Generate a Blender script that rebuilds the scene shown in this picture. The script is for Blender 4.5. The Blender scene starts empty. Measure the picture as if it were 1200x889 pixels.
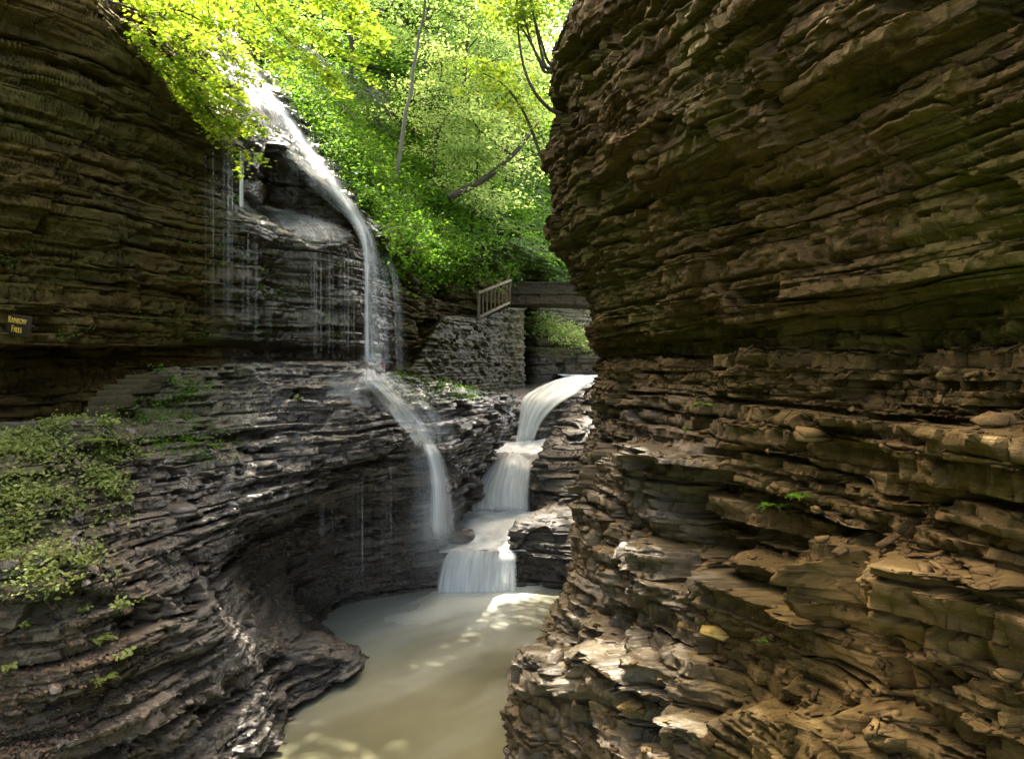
import bpy, bmesh, math, random
import numpy as np
from mathutils import Vector, Matrix

R = math.radians
C = bpy.context.scene.collection
QUAL = 1.0
F = 900.0            # focal length in photograph pixels (photo is 1200 x 889)
HX, HY = 600.0, 430.0

def P(px, py, d):
    """A photograph pixel at a real distance d (metres along +Y) as a world point; the eye is the origin."""
    return np.array([(px-HX)/F*d, d, (HY-py)/F*d])

def proj(v):
    d = np.maximum(v[..., 1], .05)
    return HX+F*v[..., 0]/d, HY-F*v[..., 2]/d

# ------------------------------------------------------------------ noise
def hsh(*a):
    h = np.uint32(2166136261)
    for x in a:
        x = np.asarray(x).astype(np.int64).astype(np.uint32)
        h = (h ^ x)*np.uint32(16777619)
        h = h ^ (h >> np.uint32(13))
        h = h*np.uint32(2654435761)
        h = h ^ (h >> np.uint32(16))
    return (h & np.uint32(0xffffff)).astype(np.float64)/float(0xffffff)

def vn(x, y, z=None, seed=0):
    x = np.asarray(x, float); y = np.asarray(y, float)
    z = np.zeros_like(x) if z is None else np.asarray(z, float)
    ix, iy, iz = np.floor(x), np.floor(y), np.floor(z)
    fx, fy, fz = x-ix, y-iy, z-iz
    fx, fy, fz = (t*t*(3-2*t) for t in (fx, fy, fz))
    out = 0
    for a in (0, 1):
        for b in (0, 1):
            for c in (0, 1):
                w = (fx if a else 1-fx)*(fy if b else 1-fy)*(fz if c else 1-fz)
                out = out+w*hsh(ix+a, iy+b, iz+c, seed)
    return out

def fbm(x, y, z=None, octv=4, seed=0):
    s, a, t = 0, 1.0, 0
    z = np.zeros_like(x) if z is None else z
    for o in range(octv):
        s = s+a*vn(x*2**o, y*2**o, z*2**o, seed+o*17); t += a; a *= .5
    return s/t

def sstep(a, b, x):
    t = np.clip((x-a)/(b-a), 0, 1)
    return t*t*(3-2*t)

# ------------------------------------------------------------------ mesh helpers
def mesh(name, verts, faces, mat=None, parent=None, attrs=None, uv=None, smooth=False):
    """verts (n,3); faces (m,k) array of one polygon size, or a list of such arrays."""
    verts = np.asarray(verts, np.float32).reshape(-1, 3)
    if not isinstance(faces, list): faces = [faces]
    faces = [np.asarray(f, np.int32) for f in faces if len(f)]
    me = bpy.data.meshes.new(name)
    me.vertices.add(len(verts)); me.vertices.foreach_set('co', verts.ravel())
    loops = np.concatenate([f.ravel() for f in faces])
    tot = np.concatenate([np.full(len(f), f.shape[1], np.int32) for f in faces])
    me.loops.add(len(loops)); me.loops.foreach_set('vertex_index', loops)
    me.polygons.add(len(tot))
    me.polygons.foreach_set('loop_start', np.concatenate([[0], np.cumsum(tot)[:-1]]).astype(np.int32))
    me.update(calc_edges=True)
    if smooth: me.polygons.foreach_set('use_smooth', np.ones(len(tot), bool))
    for k, v in (attrs or {}).items():
        a = me.attributes.new(k, 'FLOAT', 'POINT'); a.data.foreach_set('value', np.asarray(v, np.float32).ravel())
    if uv is not None:
        l = me.uv_layers.new(name='UVMap'); l.data.foreach_set('uv', np.asarray(uv, np.float32)[loops].ravel())
    me.validate()
    o = bpy.data.objects.new(name, me); C.objects.link(o)
    if mat: me.materials.append(mat)
    if parent: o.parent = parent
    return o

def tag(o, label, cat=None, group=None, kind=None):
    o['label'] = label
    if cat: o['category'] = cat
    if group: o['group'] = group
    if kind: o['kind'] = kind
    return o

def empty(name, loc, label, cat, group=None):
    o = bpy.data.objects.new(name, None); C.objects.link(o); o.location = loc
    o.empty_display_size = .3
    return tag(o, label, cat, group)

def grid_faces(nr, nc):
    i = np.arange(nr*nc).reshape(nr, nc)
    return np.stack([i[:-1, :-1], i[1:, :-1], i[1:, 1:], i[:-1, 1:]], -1).reshape(-1, 4)

def pchip(Y, t):
    """Y (n, ...) sampled at 0..n-1; monotone cubic, so no overshoot."""
    n = len(Y); D = np.diff(Y, axis=0)
    M = np.zeros_like(Y)
    a, b = D[:-1], D[1:]
    same = (a*b) > 0
    M[1:-1] = np.where(same, 2*a*b/np.where(same, a+b, 1), 0)
    M[0], M[-1] = D[0], D[-1]
    i = np.clip(np.floor(t).astype(int), 0, n-2)
    f = (t-i).reshape((-1,)+(1,)*(Y.ndim-1))
    return ((2*f**3-3*f**2+1)*Y[i]+(f**3-2*f**2+f)*M[i]+(-2*f**3+3*f**2)*Y[i+1]+(f**3-f**2)*M[i+1])

def sample_steps(G, axis, dens, wmax):
    """How finely to sample each interval of the control grid along an axis."""
    A = np.moveaxis(G, axis, 0)
    t = [0.0]
    for i in range(len(A)-1):
        x0, y0 = proj(A[i]); x1, y1 = proj(A[i+1])
        vis = ((np.maximum(x0, x1) > -60) & (np.minimum(x0, x1) < 1260) & (np.maximum(y0, y1) > -60) & (np.minimum(y0, y1) < 950)
               & (A[i][..., 1] > 1))
        sl = np.hypot(np.clip(x1, -100, 1300)-np.clip(x0, -100, 1300), np.clip(y1, -100, 1000)-np.clip(y0, -100, 1000))
        wl = np.linalg.norm(A[i+1]-A[i], axis=-1)
        n = wl.max()/wmax
        if vis.any(): n = max(n, np.percentile(sl[vis], 75)*dens, wl[vis].max()/.09)
        n = int(min(max(n, 2), 420))
        t += list(i+(np.arange(n)+1)/n)
    return np.array(t)

def beds(lo, hi, tm, var, seed):
    r = np.random.RandomState(seed); b = [lo]
    while b[-1] < hi: b.append(b[-1]+tm*math.exp(var*r.randn()))
    return np.array(b)

def strata(Pw, Nh, s, seed, levels, rough=.02, bulge=.25, bulge_scale=.45, amount=1.0, flat=1.0, chunks=()):
    """Bedding: terraces the height and pushes each bed, and each block of a bed, in or out."""
    x, y, z = Pw[..., 0], Pw[..., 1], Pw[..., 2].copy()
    off = bulge*(fbm(x*bulge_scale, y*bulge_scale, z*bulge_scale, 3, seed)-.5)*2
    lay = np.zeros_like(z); fr = np.zeros_like(z)
    for li, L in enumerate(levels):
        w = L.get('warp', .1)*(fbm(x*.5, y*.5, z*.25, 2, seed+li*7+3)-.5)*2
        q = z+w
        b = BEDS[L['beds']]
        k = np.clip(np.searchsorted(b, q)-1, 0, len(b)-2)
        th = b[k+1]-b[k]; f = (q-b[k])/th
        sw = L.get('sw', .22)
        g = sstep(.5-sw, .5+sw, f)
        z = z+L['ter']*amount*(b[k]+th*g-q)
        h = hsh(k, seed+li)
        bw = L['bw']*(.45+1.3*hsh(k, seed+li+50))
        j = np.floor(s/bw+hsh(k, seed+li+90)*50+.55*(vn(s*1.7, z*2.5, seed=seed+li)-.5))
        hb = hsh(k, j, seed+li+5)
        sv = vn(s*L.get('sf', .8)/L['bw'], k*7.31, seed=seed+li+11)
        o = L['amp']*(.7*(h-.5)+.8*(hb-.5)+.9*(sv-.5))
        o = o-L['amp']*L.get('pit', 1.6)*(hb < L.get('pitp', .07))
        o = o+L['amp']*.9*(hb > .93)
        nv = (hsh(k, seed+li+120) > .3)*(.35+1.1*sstep(.3, .7, vn(s*.9/L['bw'], k*5.3, seed=seed+li+77)))
        o = o-L.get('notch', .5)*L['amp']*nv*np.exp(-(f/.17)**4)
        # crumbled leading edge
        o = o+L['amp']*L.get('crumb', .4)*(fbm(s*3.5/L['bw'], z/L.get('tz', .12), octv=2, seed=seed+li+31)-.5)
        off = off+o
        lay = lay*.35+hb*.65 if li else hb*1.0
        fr = f
    off = off+rough*(fbm(x*6, y*6, z*14, 3, seed+71)-.5)*2
    for i, (sc, am, tl) in enumerate(chunks):
        off = off+am*facets(x+.15*(fbm(x*2, y*2, z*2, 2, seed+5)-.5), y, Pw[..., 2]+.12*x, sc, seed+200+i*9, tl)
    off = off*amount
    out = Pw.copy()
    out[..., 0] += Nh[..., 0]*off; out[..., 1] += Nh[..., 1]*off; out[..., 2] = z+Nh[..., 2]*off
    return out, lay, fr

def facets(x, y, z, sc, seed, tilt=1.0):
    """Broken chunks: each cell of a jittered, flattened lattice is pushed and tilted as one flat piece."""
    X, Y, Z = x*sc[0], y*sc[0], z*sc[1]
    ix, iy, iz = np.floor(X), np.floor(Y), np.floor(Z)
    best = np.full(x.shape, 9.0); val = np.zeros_like(x)
    for a in (-1, 0, 1):
        for b in (-1, 0, 1):
            for c in (-1, 0, 1):
                jx, jy, jz = ix+a, iy+b, iz+c
                h = hsh(jx, jy, jz, seed)
                fr = lambda k: (h*k) % 1.0
                d = (X-jx-fr(97.31))**2+(Y-jy-fr(631.7))**2+(Z-jz-fr(3571.3))**2
                v = h-.5+tilt*((fr(1237.9)-.5)*(X-jx-Y+jy)+(fr(5381.1)-.7)*(Z-jz-.5))
                m = d < best
                best = np.where(m, d, best); val = np.where(m, v, val)
    return val

def grid_normals(Q):
    du = np.gradient(Q, axis=1); dv = np.gradient(Q, axis=0)
    n = np.cross(dv, du); n /= np.linalg.norm(n, axis=-1, keepdims=True)+1e-9
    return n

SURF = []      # finished rock surfaces, for standing plants and stones on them
def rock(name, G, mat, seed, levels, flip=False, dens=1.0, wmax=.3, attrs=None, keep=True, shape=None, calm=None, **kw):
    G = np.asarray(G, float); dens = dens*QUAL
    tv = sample_steps(G, 0, dens, wmax); tu = sample_steps(G, 1, dens, wmax)
    Q = pchip(G, tv); Q = np.moveaxis(pchip(np.moveaxis(Q, 1, 0), tu), 0, 1)
    N = grid_normals(Q)
    if flip: N = -N
    Nh = N.copy(); Nh[..., 2] *= .15; Nh[..., :2] += N[..., :2]*.3
    Nh /= np.maximum(np.linalg.norm(Nh, axis=-1, keepdims=True), .5)
    ctr = Q[len(Q)//2]
    s1 = np.concatenate([[0], np.cumsum(np.linalg.norm(np.diff(Q.mean(0)[:, :2], axis=0), axis=1))])
    s = np.broadcast_to(s1[None, :], Q.shape[:2])
    if shape: Q = shape(Q, Nh)
    if calm: kw['amount'] = 1-calm(Q)[..., None][..., 0]
    out, lay, fr = strata(Q, Nh, s, seed, levels, **kw)
    n2 = grid_normals(out)
    if flip: n2 = -n2
    at = {'lay': lay}
    px, py = proj(out)
    for k, fn in (attrs or {}).items(): at[k] = fn(out, n2, px, py, tu, tv)
    f = grid_faces(*out.shape[:2])
    if not flip: f = f[:, ::-1]
    o = mesh(name, out, f, mat, attrs=at)
    if keep: SURF.append((out.reshape(-1, 3), n2.reshape(-1, 3), name))
    return o, out, n2

def pick(px, py, names=None, r=4.0):
    """The nearest surface point seen at a photograph pixel, and its normal."""
    best = None
    for V, N, nm, X, Y in PICKS:
        if names and nm not in names: continue
        m = (np.abs(X-px) < r) & (np.abs(Y-py) < r) & (V[:, 1] > 2)
        if m.any():
            i = np.nonzero(m)[0]; k = i[np.argmin(V[i, 1]+.03*np.hypot(X[i]-px, Y[i]-py))]
            if best is None or V[k, 1] < best[0][1]: best = (V[k].copy(), N[k].copy())
    if best is None and r < 60: return pick(px, py, names, r*2)
    return best
PICKS = []
def refresh_picks():
    PICKS.clear()
    for V, N, nm in SURF:
        X, Y = proj(V); PICKS.append((V, N, nm, X, Y))

# ------------------------------------------------------------------ materials
def nodes(name):
    m = bpy.data.materials.new(name); m.use_nodes = True
    nt = m.node_tree; nt.nodes.clear()
    return m, nt
def nd(nt, t, **kw):
    n = nt.nodes.new(t)
    for k, v in kw.items():
        if k.startswith('i_'): n.inputs[k[2:].replace('_', ' ')].default_value = v
        elif isinstance(k, str) and hasattr(n, k): setattr(n, k, v)
    return n
def lk(nt, a, b): nt.links.new(a, b)
def ramp(nt, src, stops):
    n = nt.nodes.new('ShaderNodeValToRGB'); e = n.color_ramp.elements
    while len(e) < len(stops): e.new(.5)
    for el, (p, c) in zip(e, stops): el.position = p; el.color = (*c, 1) if len(c) == 3 else c
    lk(nt, src, n.inputs[0]); return n.outputs[0]
def mixc(nt, fac, a, b, mode='MIX'):
    n = nt.nodes.new('ShaderNodeMix'); n.data_type = 'RGBA'; n.blend_type = mode
    for i, v in ((0, fac), (6, a), (7, b)):
        if hasattr(v, 'links'): lk(nt, v, n.inputs[i])
        elif isinstance(v, (int, float)): n.inputs[i].default_value = v
        else: n.inputs[i].default_value = (*v, 1)
    return n.outputs[2]
def mth(nt, op, a, b=0.0, c=None):
    n = nt.nodes.new('ShaderNodeMath'); n.operation = op
    for i, v in enumerate((a, b) if c is None else (a, b, c)):
        if hasattr(v, 'links'): lk(nt, v, n.inputs[i])
        else: n.inputs[i].default_value = v
    return n.outputs[0]
def attr(nt, nm):
    n = nt.nodes.new('ShaderNodeAttribute'); n.attribute_name = nm; return n.outputs['Fac']
def noise(nt, vec, scale, detail=6, rough=.6, stretch=None):
    if stretch:
        mp = nt.nodes.new('ShaderNodeMapping'); mp.inputs['Scale'].default_value = stretch; lk(nt, vec, mp.inputs[0]); vec = mp.outputs[0]
    n = nt.nodes.new('ShaderNodeTexNoise'); n.inputs['Scale'].default_value = scale; n.inputs['Detail'].default_value = detail
    n.inputs['Roughness'].default_value = rough; lk(nt, vec, n.inputs['Vector']); return n.outputs['Fac']

def rock_mat(name, dark, mid, light, moss=(.045, .05, .012), wetdark=.45, dry_rough=.8, bump=.5, lichen=.3):
    m, nt = nodes(name)
    out = nd(nt, 'ShaderNodeOutputMaterial'); b = nd(nt, 'ShaderNodeBsdfPrincipled')
    tc = nt.nodes.new('ShaderNodeNewGeometry').outputs['Position']
    lay = attr(nt, 'lay'); wet = attr(nt, 'wet'); mo = attr(nt, 'moss'); tan = attr(nt, 'tan')
    n1 = noise(nt, tc, 1.6, 8, .65, (1, 1, 5)); n2 = noise(nt, tc, 9, 8, .7, (1, 1, 3)); n3 = noise(nt, tc, .45, 4, .6)
    n4 = noise(nt, tc, 38, 4, .7)
    v = mth(nt, 'ADD', mth(nt, 'MULTIPLY', lay, .45), mth(nt, 'MULTIPLY', n1, .55))
    v = mth(nt, 'ADD', v, mth(nt, 'MULTIPLY', mth(nt, 'SUBTRACT', n2, .5), .55))
    col = ramp(nt, v, [(.2, dark), (.5, mid), (.72, tuple(.5*(a+c) for a, c in zip(mid, light))), (.88, light)])
    col = mixc(nt, mth(nt, 'MULTIPLY', ramp(nt, n4, [(.55, (0, 0, 0)), (.75, (1, 1, 1))]), .35), col, tuple(min(1, 1.5*c) for c in light))
    lam = noise(nt, tc, 4.5, 9, .72, (.7, .7, 13)); grit = noise(nt, tc, 55, 3, .8)
    fine = mth(nt, 'ADD', mth(nt, 'MULTIPLY', lam, .65), mth(nt, 'MULTIPLY', grit, .35))
    col = mixc(nt, .85, col, mixc(nt, 1.0, col, ramp(nt, fine, [(.35, (.42, .4, .38)), (.5, (1.0, 1.0, 1.0)), (.65, (1.75, 1.7, 1.6))]), 'MULTIPLY'))
    # rust and ochre seams
    col = mixc(nt, mth(nt, 'MULTIPLY', ramp(nt, n3, [(.5, (0, 0, 0)), (.68, (1, 1, 1))]), .45), col, mixc(nt, n2, (.09, .05, .02), (.2, .13, .06)))
    # moss and algae
    mm = mth(nt, 'MULTIPLY', mo, ramp(nt, mth(nt, 'ADD', mth(nt, 'MULTIPLY', n2, .5), mth(nt, 'MULTIPLY', n1, .5)), [(.36, (0, 0, 0)), (.58, (1, 1, 1))]))
    col = mixc(nt, mm, col, mixc(nt, n4, moss, tuple(1.9*c for c in moss)))
    # smooth clay-stained joint faces
    col = mixc(nt, tan, col, mixc(nt, n1, (.13, .075, .026), (.2, .122, .048)))
    wd = nt.nodes.new('ShaderNodeMix'); wd.data_type = 'RGBA'; wd.blend_type = 'MULTIPLY'
    lk(nt, wet, wd.inputs[0]); lk(nt, col, wd.inputs[6]); wd.inputs[7].default_value = (wetdark, wetdark, wetdark*1.02, 1)
    lk(nt, wd.outputs[2], b.inputs['Base Color'])
    rr = mth(nt, 'MAXIMUM', .1, mth(nt, 'SUBTRACT', dry_rough, mth(nt, 'MULTIPLY', wet, mth(nt, 'ADD', .46, mth(nt, 'MULTIPLY', n2, .25)))))
    lk(nt, rr, b.inputs['Roughness'])
    lk(nt, mth(nt, 'ADD', .12, mth(nt, 'MULTIPLY', wet, .75)), b.inputs['Specular IOR Level'])
    h = mth(nt, 'ADD', mth(nt, 'MULTIPLY', n2, .7), mth(nt, 'MULTIPLY', n4, .3))
    h = mth(nt, 'ADD', h, mth(nt, 'MULTIPLY', noise(nt, tc, 5, 6, .6, (1, 1, 5)), .5))
    sx = nt.nodes.new('ShaderNodeSeparateXYZ'); lk(nt, nt.nodes.new('ShaderNodeNewGeometry').outputs['True Normal'], sx.inputs[0])
    steep = ramp(nt, mth(nt, 'ABSOLUTE', sx.outputs[2]), [(.3, (1, 1, 1)), (.62, (0, 0, 0))])
    h = mth(nt, 'ADD', h, mth(nt, 'MULTIPLY', noise(nt, tc, 7, 5, .65, (.6, .6, 16)), steep))
    h = mth(nt, 'ADD', h, mth(nt, 'MULTIPLY', noise(nt, tc, 24, 5, .75), mth(nt, 'SUBTRACT', 1.2, steep)))
    bp = nd(nt, 'ShaderNodeBump'); bp.inputs['Strength'].default_value = bump; bp.inputs['Distance'].default_value = .05
    lk(nt, h, bp.inputs['Height']); lk(nt, bp.outputs[0], b.inputs['Normal'])
    # a running film of water over the wet stone
    lk(nt, mth(nt, 'MULTIPLY', wet, .9), b.inputs['Coat Weight']); b.inputs['Coat Roughness'].default_value = .2; b.inputs['Coat IOR'].default_value = 1.5
    cb = nd(nt, 'ShaderNodeBump'); cb.inputs['Strength'].default_value = 1.0; cb.inputs['Distance'].default_value = .06
    lk(nt, noise(nt, tc, 7, 4, .6, (1, 1, 2.2)), cb.inputs['Height']); lk(nt, cb.outputs[0], b.inputs['Coat Normal'])
    lk(nt, b.outputs[0], out.inputs[0]); return m

def leaf_mat(name, c0, c1, t0, t1, trans=.5, gloss=.25):
    m, nt = nodes(name)
    out = nd(nt, 'ShaderNodeOutputMaterial')
    r = attr(nt, 'rnd')
    tc = nt.nodes.new('ShaderNodeNewGeometry').outputs['Position']
    r = mth(nt, 'ADD', mth(nt, 'MULTIPLY', r, .7), mth(nt, 'MULTIPLY', noise(nt, tc, .9, 2), .3))
    d = nd(nt, 'ShaderNodeBsdfPrincipled'); d.inputs['Roughness'].default_value = .45; d.inputs['Specular IOR Level'].default_value = gloss
    lk(nt, ramp(nt, r, [(.1, c0), (.9, c1)]), d.inputs['Base Color'])
    t = nd(nt, 'ShaderNodeBsdfTranslucent'); lk(nt, ramp(nt, r, [(.1, t0), (.9, t1)]), t.inputs['Color'])
    mx = nd(nt, 'ShaderNodeMixShader'); mx.inputs[0].default_value = trans
    lk(nt, d.outputs[0], mx.inputs[1]); lk(nt, t.outputs[0], mx.inputs[2]); lk(nt, mx.outputs[0], out.inputs[0]); return m

def plain(name, c, rough=.7, var=.35, scale=6, spec=.3, bump=.3, stretch=None):
    m, nt = nodes(name)
    out = nd(nt, 'ShaderNodeOutputMaterial'); b = nd(nt, 'ShaderNodeBsdfPrincipled')
    tc = nt.nodes.new('ShaderNodeNewGeometry').outputs['Position']
    n = noise(nt, tc, scale, 6, .65, stretch)
    lk(nt, ramp(nt, n, [(.25, tuple(x*(1-var) for x in c)), (.75, tuple(x*(1+var) for x in c))]), b.inputs['Base Color'])
    b.inputs['Roughness'].default_value = rough; b.inputs['Specular IOR Level'].default_value = spec
    bp = nd(nt, 'ShaderNodeBump'); bp.inputs['Strength'].default_value = bump; bp.inputs['Distance'].default_value = .02
    lk(nt, n, bp.inputs['Height']); lk(nt, bp.outputs[0], b.inputs['Normal'])
    lk(nt, b.outputs[0], out.inputs[0]); return m

def silk_mat(name, col=(.8, .83, .84), dens=1.0, freq=26, along=.5, lo=.35, hi=.75):
    """Falling water held still by a long exposure: white strands with clear gaps. UV: u across, v along, in metres."""
    m, nt = nodes(name)
    out = nd(nt, 'ShaderNodeOutputMaterial')
    uv = nt.nodes.new('ShaderNodeUVMap').outputs[0]
    n1 = noise(nt, uv, 1, 5, .65, (freq, along, 1)); n2 = noise(nt, uv, 1, 3, .6, (freq*.22, along*.6, 1))
    e = attr(nt, 'edge')
    a = mth(nt, 'ADD', mth(nt, 'MULTIPLY', n1, .5), mth(nt, 'MULTIPLY', n2, .5))
    a = ramp(nt, a, [(lo, (0, 0, 0)), (hi, (1, 1, 1))])
    a = mth(nt, 'MULTIPLY', mth(nt, 'MULTIPLY', a, e), dens)
    a = mth(nt, 'MINIMUM', a, 1.0)
    d = nd(nt, 'ShaderNodeBsdfPrincipled'); d.inputs['Roughness'].default_value = .35; d.inputs['Specular IOR Level'].default_value = .4
    d.inputs['Base Color'].default_value = (*col, 1)
    t = nd(nt, 'ShaderNodeBsdfTranslucent'); t.inputs['Color'].default_value = (*col, 1)
    mx = nd(nt, 'ShaderNodeMixShader'); mx.inputs[0].default_value = .45; lk(nt, d.outputs[0], mx.inputs[1]); lk(nt, t.outputs[0], mx.inputs[2])
    tr = nd(nt, 'ShaderNodeBsdfTransparent')
    m2 = nd(nt, 'ShaderNodeMixShader'); lk(nt, a, m2.inputs[0]); lk(nt, tr.outputs[0], m2.inputs[1]); lk(nt, mx.outputs[0], m2.inputs[2])
    lk(nt, m2.outputs[0], out.inputs[0]); return m

M_left = rock_mat('shale_mossy', (.017, .011, .003), (.07, .045, .012), (.17, .116, .036), moss=(.036, .033, .006), bump=.6)
M_bank = rock_mat('shale_wet', (.026, .02, .015), (.1, .075, .055), (.26, .205, .155), moss=(.05, .06, .012), wetdark=.6, dry_rough=.68, bump=.95)
M_right = rock_mat('shale_dry', (.0115, .007, .0021), (.05, .0305, .009), (.145, .096, .036), moss=(.045, .04, .007), bump=.6)
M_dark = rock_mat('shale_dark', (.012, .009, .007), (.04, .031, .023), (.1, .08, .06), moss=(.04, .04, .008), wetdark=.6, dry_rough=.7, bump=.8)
M_wall = rock_mat('masonry_stone', (.01, .007, .003), (.032, .022, .007), (.075, .054, .023), moss=(.028, .036, .006), bump=.5)

# ------------------------------------------------------------------ bedding planes, the same ones across the gorge
BEDS = {'major': beds(-14, 40, .62, .4, 3), 'medium': beds(-14, 40, .2, .5, 4), 'minor': beds(-14, 40, .058, .5, 5),
        'course': beds(-14, 40, .13, .25, 6)}
LV_RIGHT_MAJOR = dict(beds='major', ter=.5, amp=.2, bw=2.6, warp=.16, sf=.5, notch=1.1, pitp=.07, sw=.24, tz=.4)
LV_MED = dict(beds='medium', ter=.6, amp=.1, bw=1.3, warp=.07, notch=1.5, pitp=.08, sw=.2, tz=.15)
LV_MIN = dict(beds='minor', ter=.75, amp=.048, bw=.6, warp=.03, notch=1.3, pitp=.1, sw=.2, tz=.06)

# ================================================================== LEFT CLIFF
def colA(lip, *rest, up1=(-1.2, 2.4, 2.2), up0=(-5, 8, 8)):
    l = P(*lip)
    return [l+np.array(up0), l+np.array(up1), l]+[P(*r) for r in rest]
A = [
 colA((-300,-420,9.5), (-300,-350,9.6),(-320,-150,10),(-330,50,10.4),(-340,200,10.8),(-340,330,11),(-340,385,11.1),(-330,400,12.3),(-320,560,12.5)),
 colA((-120,-220,11), (-120,-150,11.1),(-130,0,11.5),(-130,130,11.9),(-130,260,12.3),(-130,350,12.5),(-130,392,12.6),(-125,402,13.8),(-120,520,14)),
 colA((0,-110,12.2), (0,-60,12.3),(0,60,12.8),(0,170,13.1),(0,280,13.4),(0,360,13.6),(0,398,13.7),(0,405,14.8),(0,502,15)),
 colA((100,0,13.6), (100,40,13.7),(100,130,14.1),(100,220,14.4),(100,305,14.7),(100,370,14.9),(100,400,15),(100,407,16),(100,502,16.2)),
 colA((190,95,15.5), (190,125,15.6),(188,180,16),(187,245,16.2),(186,320,16.4),(186,375,16.6),(186,402,16.7),(190,408,17.7),(195,470,17.9)),
 colA((245,145,16.8), (243,170,17.1),(242,205,17.4),(242,262,17.2),(242,330,17.6),(242,378,17.8),(242,404,17.9),(250,409,18.9),(255,470,19)),
 colA((288,178,17.8), (287,196,18.4),(286,240,18.8),(290,268,18),(290,335,18.5),(290,380,18.7),(290,405,18.8),(295,410,19.8),(298,475,20)),
 colA((318,170,20.3), (320,185,21.4),(322,238,21.7),(335,276,19.3),(335,340,19.6),(335,382,19.8),(335,406,19.9),(340,411,20.8),(343,480,21), up1=(-1.8,2.2,2.4), up0=(-6.8,7.5,9)),
 colA((360,204,21), (362,216,22.1),(366,244,22.3),(376,293,19.7),(378,345,20.2),(380,385,20.4),(380,407,20.5),(385,411,21.4),(388,484,21.6), up1=(-2.1,2.1,2.6), up0=(-6.8,7.3,9.2)),
 colA((405,238,21.5), (408,250,22.5),(414,262,22.5),(415,288,20.9),(416,350,21.3),(418,388,21.5),(420,408,21.6),(425,412,22.4),(428,486,22.6), up1=(-2.4,2.1,2.75), up0=(-6.8,7.2,9.2)),
 colA((438,277,22), (440,285,22.9),(441,300,23.2),(442,322,22.9),(443,360,23),(445,390,23.2),(447,410,23.3),(452,413,24),(455,484,24.2), up1=(-2.2,2.4,3), up0=(-6.6,7.6,9.6)),
 colA((470,296,24.3), (471,310,25),(472,325,25.3),(474,345,25.4),(476,370,25.6),(478,395,25.8),(480,412,25.9),(482,415,26.4),(485,484,26.6), up1=(-1.8,3,3.4), up0=(-5.5,8.5,10)),
 colA((530,305,30), (531,315,30.3),(532,330,30.5),(533,345,30.7),(534,370,30.9),(536,400,31.1),(538,420,31.3),(539,430,31.5),(540,480,31.7), up1=(-1,3,2), up0=(-3.5,8,9)),
 colA((582,292,34.5), (583,305,34.8),(584,325,35),(585,345,35.2),(586,370,35.5),(587,400,35.8),(588,420,36),(589,430,36.2),(590,480,36.5), up1=(-.3,3,1.6), up0=(-2,8,7)),
 colA((606,305,40), (606,315,40.5),(607,330,41),(607,345,41.3),(608,370,41.6),(608,400,42),(608,420,42.3),(608,440,42.6),(608,480,43), up1=(.2,3,1.2), up0=(0,8,5)),
]
A = [[p+np.array(o) for p in A[0]] for o in ((1.2, -26, .6), (.2, -17, .5), (-1.2, -8, .3))]+A
A = np.array(A).transpose(1, 0, 2)
LA = [dict(LV_RIGHT_MAJOR, crumb=.1, ter=.35, amp=.16, bw=3, warp=.4, notch=1.1, pitp=.05), dict(LV_MED, crumb=.12, ter=.45, amp=.075, bw=1.6, warp=.12, pitp=.07), dict(LV_MIN, crumb=.25, ter=.6, amp=.042, bw=.7, pitp=.09)]
def a_wet(o, n, px, py, tu, tv):
    r = sstep(225, 300, px)*sstep(475, 445, px)*(tu > 7)[None, :]
    slab = (tv[:, None] < 2.05)*(sstep(8.5, 10.2, tu)*sstep(14.2, 13.2, tu))[None, :]
    return np.clip(np.maximum(r*.85, slab), 0, 1)
def a_moss(o, n, px, py, tu, tv):
    m = .75*sstep(.35, .65, fbm(o[..., 0]*.6, o[..., 1]*.6, o[..., 2]*.9, 3, 9))
    m = m*(py < 402)+.15
    m *= 1-.6*sstep(300, 430, px)*sstep(500, 450, px)
    return np.clip(m+.25*(px > 455), 0, 1)
cliff_left, QA, NA = rock('cliff_left', A, M_left, 11, LA, flip=False, chunks=(((.5,.8),.2,1.0),((1.6,4),.07,1.1),((4.5,12),.03,1.2)), attrs=dict(wet=a_wet, moss=a_moss), bulge=.4, bulge_scale=.35)
tag(cliff_left, 'overhanging mossy brown shale cliff on the left, waterfall pouring over its lip', kind='structure')

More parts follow.
